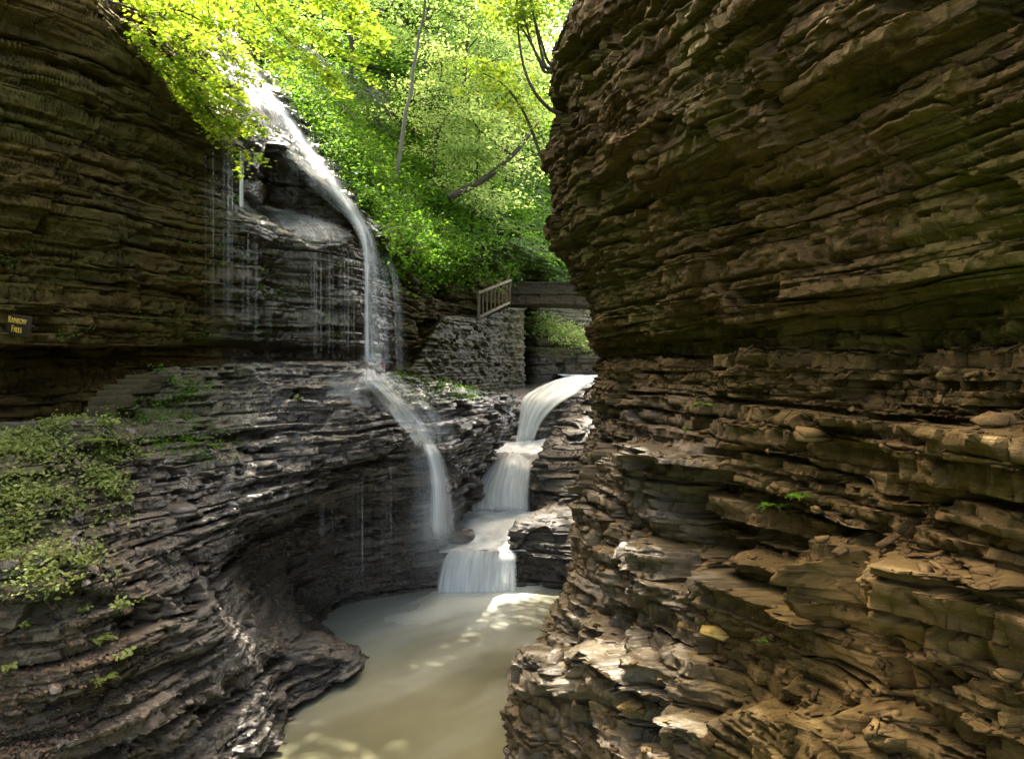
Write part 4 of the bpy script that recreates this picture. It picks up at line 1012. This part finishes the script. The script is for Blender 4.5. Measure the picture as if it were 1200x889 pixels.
def boulder(px, py, d, size, label, seed):
    r = np.random.RandomState(seed); bm = bmesh.new(); bmesh.ops.create_icosphere(bm, subdivisions=5, radius=1)
    v = np.array([x.co[:] for x in bm.verts]); f = np.array([[x.index for x in p.verts] for p in bm.faces]); bm.free()
    v = v*(1+.5*(fbm(v[:, 0]*1.3+seed, v[:, 1]*1.3, v[:, 2]*1.3, 3, seed)-.5)[:, None])
    q = v*np.array(size)/2; q[:, 2] = np.round(q[:, 2]/.09+.8*fbm(q[:, 0]*2, q[:, 1]*2, octv=2))*.09*.6+q[:, 2]*.4
    c = P(px, py, d); o = mesh('boulder', q, f, M_bank, attrs={'lay': fbm(q[:, 0]*3, q[:, 1]*3, q[:, 2]*9, 2), 'wet': np.full(len(q), .9)}); o.location = c
    tag(o, label, 'boulder', 'boulders in the stream')
boulder(538, 630, 24.0, (1.1, .9, .55), 'wet dark boulder splitting the rapids above the lowest cascade', 3)
boulder(578, 648, 22.9, (.9, .6, .22), 'flat dark stone at the lip of the lowest cascade', 5)
boulder(620, 843, 13.9, (.8, .8, .5), 'dark boulder at the waterline at the foot of the right cliff', 7)

# ================================================================== SMALL PLANTS
def plant(px, py, names, label, kind, size, seed, mat, group):
    h = pick(px, py, names)
    if h is None: return
    r = np.random.RandomState(seed); b = h[0]
    e = empty('fern' if kind == 'fern' else 'plant', b, label, 'fern' if kind == 'fern' else 'plant', group)
    m = MB(); cen = []; nr = []; yw = []; sz = []
    out = np.array([h[1][0], h[1][1], 0])*.4
    if kind == 'fern':
        for f in range(9):
            a = f/9*2*math.pi+r.rand(); dv = np.array([math.cos(a), math.sin(a), 0])+out; L = size*(.8+.4*r.rand())
            t = np.linspace(0, 1, 12); pts = b+dv*(t*L)[:, None]+np.array([0, 0, 1])*((1.1*t-1.0*t*t)*L)[:, None]
            m.tube(pts, .004*size/.3, 4)
            sd = np.cross(dv, (0, 0, 1)); sd /= np.linalg.norm(sd)
            for i in range(2, 12):
                w = L*.3*math.sin(math.pi*min(1, (i/12)*.95+.08))
                for s_ in (-1, 1):
                    cen.append(pts[i]+sd*s_*w*.5); nr.append((0, 0, 1)+.15*r.randn(3)-dv*.2); yw.append(sd*s_+dv*.35); sz.append(max(w, .02))
        o = leaves('fronds', np.array(cen), np.array(nr), np.array(sz), 'oval', mat, seed, e, np.array(yw))
        s = m.build('stem', M_stem, e)
    else:
        for f in range(5):
            dv = r.randn(3)*.35+out; dv[2] = .8+.3*r.rand(); L = size*(.6+.5*r.rand())
            t = np.linspace(0, 1, 6); pts = b+dv*(t*L)[:, None]+np.array([.1, -.1, -.25])*(t*t*L)[:, None]
            m.tube(pts, .004, 4)
            for q in range(7):
                i = 2+q % 4; a = q*2.4+r.rand(); w = size*.3*(.7+.6*r.rand())
                d2 = np.array([math.cos(a), math.sin(a), .15]); cen.append(pts[i]+d2*w*.6); nr.append(np.array([.1, -.3, 1])+.3*r.randn(3)); yw.append(d2); sz.append(w)
        leaves('leaves', np.array(cen), np.array(nr), np.array(sz), 'oval', mat, seed, e, np.array(yw))
        m.build('stem', M_stem, e)
M_stem = plain('plant_stem', (.07, .09, .03), .6, .3, 9, .3, .1)
LBK, RCL = ('rock_bank_left',), ('cliff_right',)
gl, gr = 'plants on the lower left bank', 'plants on the right cliff'
for i, a in enumerate((
    (97, 663, LBK, 'pale leafy plant just right of the mossy patch below the leafy bed', 'herb', .24),
    (137, 723, LBK, 'rightmost light green leafy plant on the lower left bank', 'herb', .3),
    (60, 700, LBK, 'bright spreading plant on bare soil under the leafy bed', 'herb', .26),
    (86, 684, LBK, 'drooping leafy plant on the mossy edge of the left bank', 'herb', .24),
    (13, 790, LBK, 'small upright plant among dead leaves at the left edge', 'herb', .24),
    (124, 800, LBK, 'green fern among dead leaves at the lower left', 'fern', .2),
    (143, 776, LBK, 'broad leaved plant at the right end of the dead leaves', 'herb', .24),
    (112, 752, LBK, 'spreading fern above the patch of dead leaves', 'fern', .22),
    (165, 540, LBK, 'grassy tuft growing alone on the layered rock below the steps', 'herb', .3),
    (95, 720, LBK, 'low sprig in the bare soil between the fern and the left edge', 'herb', .16),
    (30, 735, LBK, 'thin seedling on the bare soil near the left edge', 'herb', .17),
    (350, 470, LBK, 'small green tuft on the glistening shelf near the waterfall', 'herb', .25),
    (130, 500, LBK, 'grassy clump at the right end of the pale edging stones', 'herb', .34),
    (115, 520, LBK, 'leafy clump hanging below the foot of the stone steps', 'fern', .34),
)): plant(*a, 100+i, ML_herb, gl)
for i, a in enumerate((
    (914, 592, RCL, 'green fern arching over the rubble ledge', 'fern', .26),
    (940, 588, RCL, 'low fern at the right end beside the arching fern', 'fern', .16),
    (1171, 708, RCL, 'small bright leafy plant at the far right below the broad slab', 'herb', .13),
    (1145, 702, RCL, 'low green sprig left of the bright leafy plant', 'herb', .11),
    (828, 480, RCL, 'small fern in the dark gap under the crumbling band', 'fern', .16),
    (805, 503, RCL, 'tiny sprig on the ledge below the small fern', 'herb', .12),
    (893, 757, RCL, 'small sprig beside the lichen covered slab', 'herb', .1),
)): plant(*a, 130+i, ML_fern, gr)
for i, a in enumerate((
    (217, 326, ('cliff_left',), 'small fern sprig high on the dark left cliff', 'fern', .2),
    (240, 342, ('cliff_left',), 'bright small fern just right of the high sprig on the left cliff', 'fern', .22),
    (276, 215, ('cliff_left',), 'leafy plant hanging beside the narrow trickle', 'herb', .4),
    (277, 240, ('cliff_left',), 'trailing plant at the foot of the narrow trickle', 'herb', .3),
)): plant(*a, 150+i, ML_fern, 'plants on the left cliff')
plant(655, 352, ('stone_wall', 'rock_face_back'), 'small plant rooted under the bridge', 'herb', .4, 160, ML_fern, None) if False else None
plant(594, 366, ('stone_wall',), 'pale fern on top of the retaining wall at the foot of the bridge', 'fern', .5, 161, ML_fern, 'plants on the left cliff')

# ================================================================== TREES
def bez(p0, p1, p2, n=14):
    t = np.linspace(0, 1, n)[:, None]; return (1-t)**2*p0+2*t*(1-t)*p1+t*t*p2
def tree(base, top, bend, rad, crown, label, mat, bark, seed, nl=5000, lsize=.16, kind='oval', r0=.25, nbr=14, sq=.45, group=None, cname='tree', cat='tree'):
    """A trunk curve with limbs; leaves in flat sprays round the limb ends. crown=(from fraction, spread m)."""
    r = np.random.RandomState(seed); base, top = np.array(base, float), np.array(top, float)
    e = empty(cname, base, label, cat, group)
    mid = (base+top)/2+np.array(bend); tr_ = bez(base, mid, top, 18)
    tr_[1:-1] += r.randn(16, 3)*.03*np.linalg.norm(top-base)/10
    m = MB(); m.tube(tr_, np.linspace(rad, rad*.25, 18), 9)
    cl = [tr_[-1]]; L = np.linalg.norm(top-base)
    for k in range(nbr):
        f = crown[0]+(1-crown[0])*(k+.5*r.rand())/nbr; i = min(int(f*17), 16); p = tr_[i]+(tr_[i+1]-tr_[i])*(f*17-i if f*17-i < 1 else 0)
        a = k*2.4+r.rand(); ln = crown[1]*(1-.55*(f-crown[0])/(1-crown[0]))*(.6+.6*r.rand())
        d = np.array([math.cos(a), math.sin(a), .3*r.randn()+.15]); q = p+d*ln
        br_ = bez(p, (p+q)/2+np.array([0, 0, .18*ln]), q, 8); m.tube(br_, np.linspace(rad*.35, .012, 8), 5)
        for j in (3, 4, 5, 6, 7):
            cl.append(br_[j]+r.randn(3)*.1)
            s_ = br_[j]+np.array([r.randn(), r.randn(), .15*r.randn()])*ln*.3
            m.tube([br_[j], (br_[j]+s_)/2+(0, 0, .05), s_], [.018, .013, .006], 4); cl.append(s_)
    m.build('trunk', bark, e, smooth=True)
    cl = np.array(cl); k = max(1, nl//len(cl)); cc = np.repeat(cl, k, 0)
    s_ = crown[1]*.2
    cc = cc+r.randn(len(cc), 3)*np.array([s_, s_, s_*sq])
    leaves('crown', cc, up_dir(len(cc), .42, r), lsize*(.6+.8*r.rand(len(cc))), kind, mat, seed+1, e)
    return e
HG = ('hillside',)
def htree(px, py, h, lean, label, mat, seed, bark=None, rad=.14, crown=(.3, 2.4), names=HG, bend=(0, 0, 0), **kw):
    b = pick(px, py, names)[0]-np.array([0, 0, .25])
    t = b+np.array([lean*h, -.06*h, h]); return tree(b, t, bend, rad, crown, label, mat, bark or M_bark, seed, **kw)
fg = 'trees on the gorge hillside'
htree(463, 208, 12, .18, 'slender bare trunked tree standing on the hillside right of the fern bank', ML_mid, 201, M_barkpale, .085, (.55, 2.6), group=fg)
htree(536, 200, 10, .1, 'thin tree with leafy boughs in the middle of the hillside', ML_mid, 203, M_bark, .12, (.35, 3.0), group=fg)
htree(600, 228, 9, -.12, 'light green sapling leaning left behind the fallen trunk', ML_pale, 205, M_bark, .1, (.15, 2.8), group=fg)
htree(560, 262, 5, .05, 'short bushy light green tree low on the hillside near the bridge', ML_pale, 207, M_bark, .08, (.1, 2.2), nl=6000, group=fg)
htree(500, 130, 13, .05, 'tall broadleaf tree high on the slope behind the bare trunked tree', ML_mid, 211, M_bark, .16, (.25, 3.4), lsize=.22, nl=6500, group=fg)
htree(415, 120, 10, .0, 'leafy tree high on the slope above the fern bank', ML_mid, 213, M_bark, .14, (.3, 2.8), lsize=.18, group=fg)
htree(560, 120, 15, .05, 'tall dark conifer in the shade near the top of the slope', ML_dark, 215, M_bark, .2, (.2, 2.8), lsize=.22, nl=7000, nbr=26, group=fg)
htree(450, 30, 16, .02, 'dark hemlock behind the maple boughs at the top', ML_dark, 217, M_bark, .2, (.15, 3.0), lsize=.22, nl=7000, nbr=26, group=fg)
htree(615, 150, 16, .08, 'tall sunlit tree with hazy yellow green crown behind the right cliff', ML_pale, 219, M_barkpale, .2, (.3, 4.6), lsize=.28, nl=8000, group=fg)
htree(660, 200, 19, .02, 'sunlit tree farthest back beside the edge of the right cliff', ML_pale, 221, M_barkpale, .22, (.25, 5.0), lsize=.32, nl=8000, group=fg)
htree(520, 60, 14, .1, 'pale leafed tree on the rim at the top centre', ML_mid, 225, M_bark, .2, (.2, 4.2), lsize=.28, nl=7000, group=fg)
htree(600, 190, 10, .0, 'broad light green tree in the hollow behind the leaning trunk', ML_pale, 227, M_bark, .13, (.15, 3.4), lsize=.2, nl=7500, group=fg)
htree(510, 215, 6, .08, 'low spreading tree beside the thin tree', ML_pale, 229, M_bark, .09, (.2, 2.2), lsize=.14, nl=5000, group=fg)

# fallen trunk propped across the hollow
def trunk_only(name, pts, rads, label, cat, bark=M_bark, sub=()):
    e = empty(name, pts[0], label, cat); m = MB(); q = along(pts, 24); m.tube(q, np.interp(np.linspace(0, 1, 24), np.linspace(0, 1, len(rads)), rads), 9)
    m.build('trunk', bark, e, smooth=True)
    for s_ in sub:
        m = MB(); m.tube(along(s_, 12), np.linspace(.05, .012, 12), 6); m.build('branch', bark, e, smooth=True)
    return e
trunk_only('fallen_tree', [P(526,232,32.5),P(570,208,33),P(607,175,33.5),P(632,142,34)], (.17,.14,.1,.05), 'fallen dead trunk leaning up across the hollow to the right', 'fallen tree', M_bark,
           [[P(585,198,33.1),P(610,187,33.3),P(636,178,33.5)], [P(600,182,33.4),P(560,150,33),P(548,128,33)]])
# shrubs rooted in the right cliff's edge
def shrub(name, stems, label, rad, nl, seed, mat=ML_bright, lsize=.09, lf=.55):
    e = empty(name, stems[0][0], label, 'tree'); m = MB(); cl = []
    r = np.random.RandomState(seed)
    for s_ in stems:
        q = along(s_, 22); m.tube(q, np.linspace(rad, rad*.3, 22), 7)
        for i in range(int(22*lf), 22): 
            for _ in range(3): cl.append(q[i]+r.randn(3)*np.array([.3, .3, .12]))
    m.build('trunk', M_bark, e, smooth=True)
    cl = np.array(cl); k = max(1, nl//len(cl)); cc = np.repeat(cl, k, 0)+r.randn(len(cl)*k, 3)*np.array([.16, .16, .06])
    leaves('crown', cc, up_dir(len(cc), .4, r), lsize*(.6+.8*r.rand(len(cc))), 'maple', mat, seed, e)
D = 17.3
shrub('gnarled_tree', [[P(652,82,D),P(640,85,D),P(632,72,D-.1),P(622,48,D-.2),P(612,10,D-.3),P(606,-40,D-.4)],
                       [P(652,84,D+.1),P(641,80,D),P(634,60,D),P(628,32,D),P(622,-5,D),P(618,-45,D)],
                       [P(650,82,D),P(638,78,D),P(630,66,D),P(616,40,D+.2),P(600,20,D+.3),P(578,2,D+.4)],
                       [P(650,80,D),P(642,72,D),P(634,48,D-.2),P(626,20,D-.3),P(616,-30,D-.3)]], 'gnarled cluster of thin stems sprouting from the edge of the right cliff', .045, 1500, 301, lf=.72)
shrub('curved_tree', [[P(660,134,D+.2),P(648,130,D+.2),P(634,118,D+.1),P(622,100,D),P(613,75,D),P(608,45,D),P(606,15,D),P(604,-30,D)]], 'thin stem curving out and up from the right cliff below the gnarled cluster', .05, 500, 303, lf=.75)
shrub('leaning_tree', [[P(652,206,18.6),P(640,196,18.4),P(630,172,18.4),P(618,140,18.4),P(604,116,18.4),P(586,96,18.4),P(566,86,18.4)]], 'thin dark stem leaning left from the right cliff over the hollow', .05, 1400, 305, mat=ML_bright, lf=.5)

# overhanging maples at the upper left
def bough_tree(trunk, boughs, label, nl, seed, lsize=.095, mat=ML_bright):
    r = np.random.RandomState(seed); e = empty('maple_tree', trunk[0], label, 'tree')
    m = MB(); q = along(trunk, 20); m.tube(q, np.linspace(.13, .06, 20), 9); m.build('trunk', M_bark, e, smooth=True)
    cl = []; wt = []; m = MB()
    for pts in boughs:
        q = along(pts, 20); m.tube(q, np.linspace(.032, .008, 20), 6)
        for i in range(4, 20):
            for s_ in (-1, 1):
                dr = q[min(i+1, 19)]-q[i-1]; sd = np.cross(dr, (0, 0, 1)); sd /= np.linalg.norm(sd)+1e-9
                ln = .28+.75*r.rand()*(1-.5*i/20)
                p = q[i]+(sd*s_+.8*dr/np.linalg.norm(dr)*r.rand())*ln+np.array([0, 0, -.1*ln+.08*r.randn()])
                m.tube([q[i], (q[i]+p)/2+(0, 0, .03), p], [.009, .006, .003], 4)
                for t in (.35, .6, .8, 1.0, 1.1): cl.append(q[i]+(p-q[i])*t)
    m.build('branch', M_bark, e, smooth=True)
    cl = np.array(cl); k = max(1, nl//len(cl)); cc = np.repeat(cl, k, 0)+r.randn(len(cl)*k, 3)*np.array([.1, .1, .045])
    leaves('crown', cc, up_dir(len(cc), .3, r)+np.array([.0, .05, 0]), lsize*(.55+.8*r.rand(len(cc))), 'maple', mat, seed, e)
b0 = P(104, 12, 14.4)
bough_tree([P(150,70,15.4),P(140,45,15.2),P(128,24,15),P(118,-10,14.8),P(112,-70,14.8)],
  [[P(122,0,15),P(160,12,15.2),P(205,35,15.5),P(245,78,15.8),P(268,110,16)],
   [P(120,-8,15),P(165,0,15.4),P(220,16,15.9),P(262,52,16.3),P(292,92,16.6)],
   [P(125,10,15),P(150,40,15.2),P(185,75,15.4),P(225,110,15.7),P(262,150,16)],
   [P(128,20,15),P(165,60,15.3),P(210,95,15.6),P(250,135,16),P(284,178,16.4)],
   [P(118,-20,15),P(170,-22,15.2),P(225,-12,15.4),P(260,8,15.6)],
   [P(120,-10,15),P(150,-5,14.6),P(185,15,14.4),P(215,50,14.5),P(232,90,14.8)],
   [P(180,70,15.4),P(215,105,15.8),P(250,122,16.2),P(296,148,16.8)]],
  'maple tree overhanging the left cliff lip with bright sunlit leaves in front of the slab', 7000, 401)
bough_tree([P(235,-160,19.5),P(245,-120,19),P(262,-80,18.5),P(285,-50,18)],
  [[P(262,-70,18.4),P(285,-20,18),P(310,18,17.7),P(340,50,17.5),P(375,78,17.4),P(392,92,17.4)],
   [P(275,-60,18.3),P(310,-15,18),P(340,20,17.8),P(378,45,17.7),P(420,70,17.6)],
   [P(280,-55,18.2),P(330,-25,18),P(375,0,17.9),P(412,22,17.8),P(440,42,17.8)],
   [P(255,-60,18.5),P(262,-20,18.3),P(275,20,18),P(300,45,17.9),P(330,68,17.8)],
   [P(285,-50,18.2),P(340,-40,18),P(390,-20,17.8),P(425,5,17.7)],
   [P(258,-50,18.5),P(250,-10,18.4),P(248,20,18.3),P(262,48,18.2)]],
  'maple boughs reaching in from above at the top left over the fern bank', 6500, 421, lsize=.1)

# rim trees out of view, added to shade the pool and ledges in patches
for base, top, cr, nl, lab, sd in (
    ((6.5, 19, 10), (1.6, 16.6, 16.5), 4.4, 6500, 'unseen broadleaf tree added on the right rim to shade the gorge', 501),
    ((7.5, 29, 10), (-.6, 31.5, 19), 5.2, 8000, 'taller unseen broadleaf tree added on the right rim to shade the cascades', 503),
    ((6.5, 14.5, 11), (3.0, 13.8, 17), 3.6, 5000, 'small unseen broadleaf tree added for shade on the right rim nearest the viewer', 505),
    ((7.5, 25, 10), (-6, 26.6, 17.6), 4.8, 15000, 'unseen broad crowned tree added on the right rim to shade the pool', 507)):
    tree(base, top, (0, 0, 1.5), .24, (.4, cr), lab, ML_mid, M_bark, sd, nl=nl, lsize=.27, nbr=20)

# ================================================================== PEOPLE
M_skin = plain('skin', (.42, .24, .17), .6, .12, 8, .3, .05); M_hair = plain('grey_hair', (.42, .39, .35), .7, .2, 20, .2, .2); M_hair2 = plain('brown_hair', (.06, .04, .025), .7, .2, 20, .2, .2)
M_shirt = plain('red_shirt', (.22, .08, .07), .85, .15, 8, .1, .2); M_shirt2 = plain('plum_shirt', (.16, .07, .07), .85, .15, 8, .1, .2)
M_trous = plain('dark_trousers', (.03, .035, .05), .85, .2, 8, .1, .2); M_teal = plain('teal_trousers', (.02, .05, .05), .85, .2, 8, .1, .2); M_shoe = plain('shoe', (.16, .1, .06), .7, .2, 8, .2, .1)
def skin(name, V, Ed, Rd, mat, parent, lvl=2):
    me = bpy.data.meshes.new(name); me.from_pydata([tuple(v) for v in V], Ed, []); o = bpy.data.objects.new(name, me); C.objects.link(o)
    s = o.modifiers.new('skin', 'SKIN'); s.use_smooth_shade = True
    for i, x in enumerate(me.skin_vertices[0].data): x.radius = (Rd[i], Rd[i]); x.use_root = (i == 0)
    o.modifiers.new('sub', 'SUBSURF').levels = lvl; o.modifiers['sub'].render_levels = lvl
    me.materials.append(mat); o.parent = parent; return o
def person(loc, rz, label, shirt, trous, hair, walk=.12):
    e = empty('person', loc, label, 'person'); e.rotation_euler = (0, 0, rz)
    J_ = dict(pel=(0,0,.95), wai=(0,0,1.1), che=(0,.01,1.3), nk=(0,.01,1.45), nk2=(0,-.01,1.51), hd=(0,-.02,1.6), top=(0,-.01,1.7))
    V = [J_[k] for k in ('pel','wai','che','nk','nk2','hd','top')]; Rd = [.13,.12,.14,.065,.055,.09,.06]; Ed = [(i, i+1) for i in range(6)]
    def chain(pts, rad, root):
        p = root
        for v, rr in zip(pts, rad): V.append(v); Rd.append(rr); Ed.append((p, len(V)-1)); p = len(V)-1
        return p
    for s_ in (-1, 1):
        st_ = s_*walk
        chain([(s_*.1,0,.88),(s_*.1,-st_-.02,.5),(s_*.1,st_*.6,.1),(s_*.1,st_*.6-.02,.05),(s_*.11,st_*.6-.16,.03)], [.085,.055,.04,.04,.03], 0)
        w = chain([(s_*.18,0,1.38),(s_*.23,.03,1.12),(s_*.24,-.12,.92),(s_*.24,-.15,.86)], [.06,.042,.03,.03], 2)
        for f in range(4): chain([(s_*(.225+.012*f),-.17-.01*f,.82),(s_*(.222+.012*f),-.175,.77-.006*abs(f-1.5))], [.009,.008], w)
        chain([(s_*.215,-.18,.84),(s_*.205,-.2,.8)], [.01,.009], w)
    V.append((0,-.125,1.59)); Rd.append(.014); Ed.append((5, len(V)-1))
    skin('body', V, Ed, Rd, M_skin, e)
    tv = [(0,0,.93),(0,0,1.1),(0,.01,1.3),(0,.01,1.42)]; tr_ = [.16,.15,.165,.08]; te = [(0,1),(1,2),(2,3)]
    for s_ in (-1, 1): tv += [(s_*.18,0,1.38),(s_*.225,.025,1.16)]; tr_ += [.08,.062]; n = len(tv); te += [(2,n-2),(n-2,n-1)]
    skin('shirt', tv, te, tr_, shirt, e)
    pv = [(0,0,.96)]; pr = [.155]; pe = []
    for s_ in (-1, 1):
        pv += [(s_*.1,0,.86),(s_*.1,-s_*walk-.02,.5),(s_*.1,s_*walk*.6,.12)]; pr += [.105,.075,.06]; n = len(pv); pe += [(0,n-3),(n-3,n-2),(n-2,n-1)]
    skin('trousers', pv, pe, pr, trous, e)
    for s_ in (-1, 1): skin('shoe', [(s_*.1,s_*walk*.6+.03,.05),(s_*.11,s_*walk*.6-.1,.045),(s_*.11,s_*walk*.6-.18,.035)], [(0,1),(1,2)], [.055,.05,.04], M_shoe, e, 1)
    skin('hair', [(0,.03,1.6),(0,.02,1.67),(0,-.03,1.715)], [(0,1),(1,2)], [.1,.105,.07], hair, e)
    for s_ in (-1, 1):
        m = MB(); m.box((0, 0, 0), (.02, .012, .01)); o = m.build('eye', M_trous); o.parent = e; o.location = (s_*.033, -.106, 1.612)
    return e
person((P(443,0,22.3)[0], 22.3, -1.34), R(150), 'grey haired person in a red top on the path behind the tall waterfall', M_shirt, M_trous, M_hair)
person((P(-23,0,13.3)[0], 13.35, -1.05), R(-100), 'person in teal trousers walking on the path at the left edge', M_shirt2, M_teal, M_hair2, .2)

# a sheet of lower ground far past everything
g = 150
o = mesh('ground', [(-g,-g,-11),(g,-g,-11),(g,g,-11),(-g,g,-11)], np.array([[0,1,2,3]]), M_soil); tag(o, 'dark ground beyond the gorge', kind='structure')


# ================================================================== CAMERA, LIGHT
SUN_AZ, SUN_EL = R(-14), R(63)
def setup():
    sc = bpy.context.scene
    w = bpy.data.worlds.new('World'); sc.world = w; w.use_nodes = True
    nt = w.node_tree; nt.nodes.clear()
    sky = nt.nodes.new('ShaderNodeTexSky'); sky.sky_type = 'NISHITA'; sky.sun_disc = False
    sky.sun_elevation = SUN_EL; sky.sun_rotation = SUN_AZ
    sky.dust_density = 4; sky.ozone_density = .3; sky.air_density = .8
    bg = nt.nodes.new('ShaderNodeBackground'); bg.inputs[1].default_value = .15
    o = nt.nodes.new('ShaderNodeOutputWorld'); mx = nt.nodes.new('ShaderNodeMix'); mx.data_type = 'RGBA'; mx.blend_type = 'MULTIPLY'; mx.inputs[0].default_value = 1; mx.inputs[7].default_value = (1, .88, .7, 1)
    nt.links.new(sky.outputs[0], mx.inputs[6]); nt.links.new(mx.outputs[2], bg.inputs[0]); nt.links.new(bg.outputs[0], o.inputs[0])
    l = bpy.data.lights.new('sun', 'SUN'); l.energy = 2.1; l.angle = R(.53); l.color = (1, .93, .8)
    lo = bpy.data.objects.new('sun', l); C.objects.link(lo)
    d = Vector((math.sin(SUN_AZ)*math.cos(SUN_EL), math.cos(SUN_AZ)*math.cos(SUN_EL), math.sin(SUN_EL)))
    lo.rotation_euler = (-d).to_track_quat('-Z', 'Y').to_euler(); lo.location = d*60
    cam = bpy.data.cameras.new('camera'); co = bpy.data.objects.new('camera', cam); C.objects.link(co)
    cam.sensor_width = 36; cam.lens = 27; cam.clip_start = .1; cam.clip_end = 2000
    co.rotation_euler = (R(90), 0, 0)
    cam.shift_y = -(889/2-HY)/1200
    sc.camera = co
    vs = sc.view_settings
    vs.view_transform = 'Standard'; vs.look = 'None'; vs.gamma = 1; vs.use_curve_mapping = False; vs.exposure = EXPOSURE
    sc.cycles.max_bounces = 8; sc.cycles.diffuse_bounces = 6; sc.cycles.transparent_max_bounces = 24
    sc.cycles.transmission_bounces = 4; sc.cycles.glossy_bounces = 3
    sc.cycles.sample_clamp_indirect = 6
EXPOSURE = 3.85
setup()
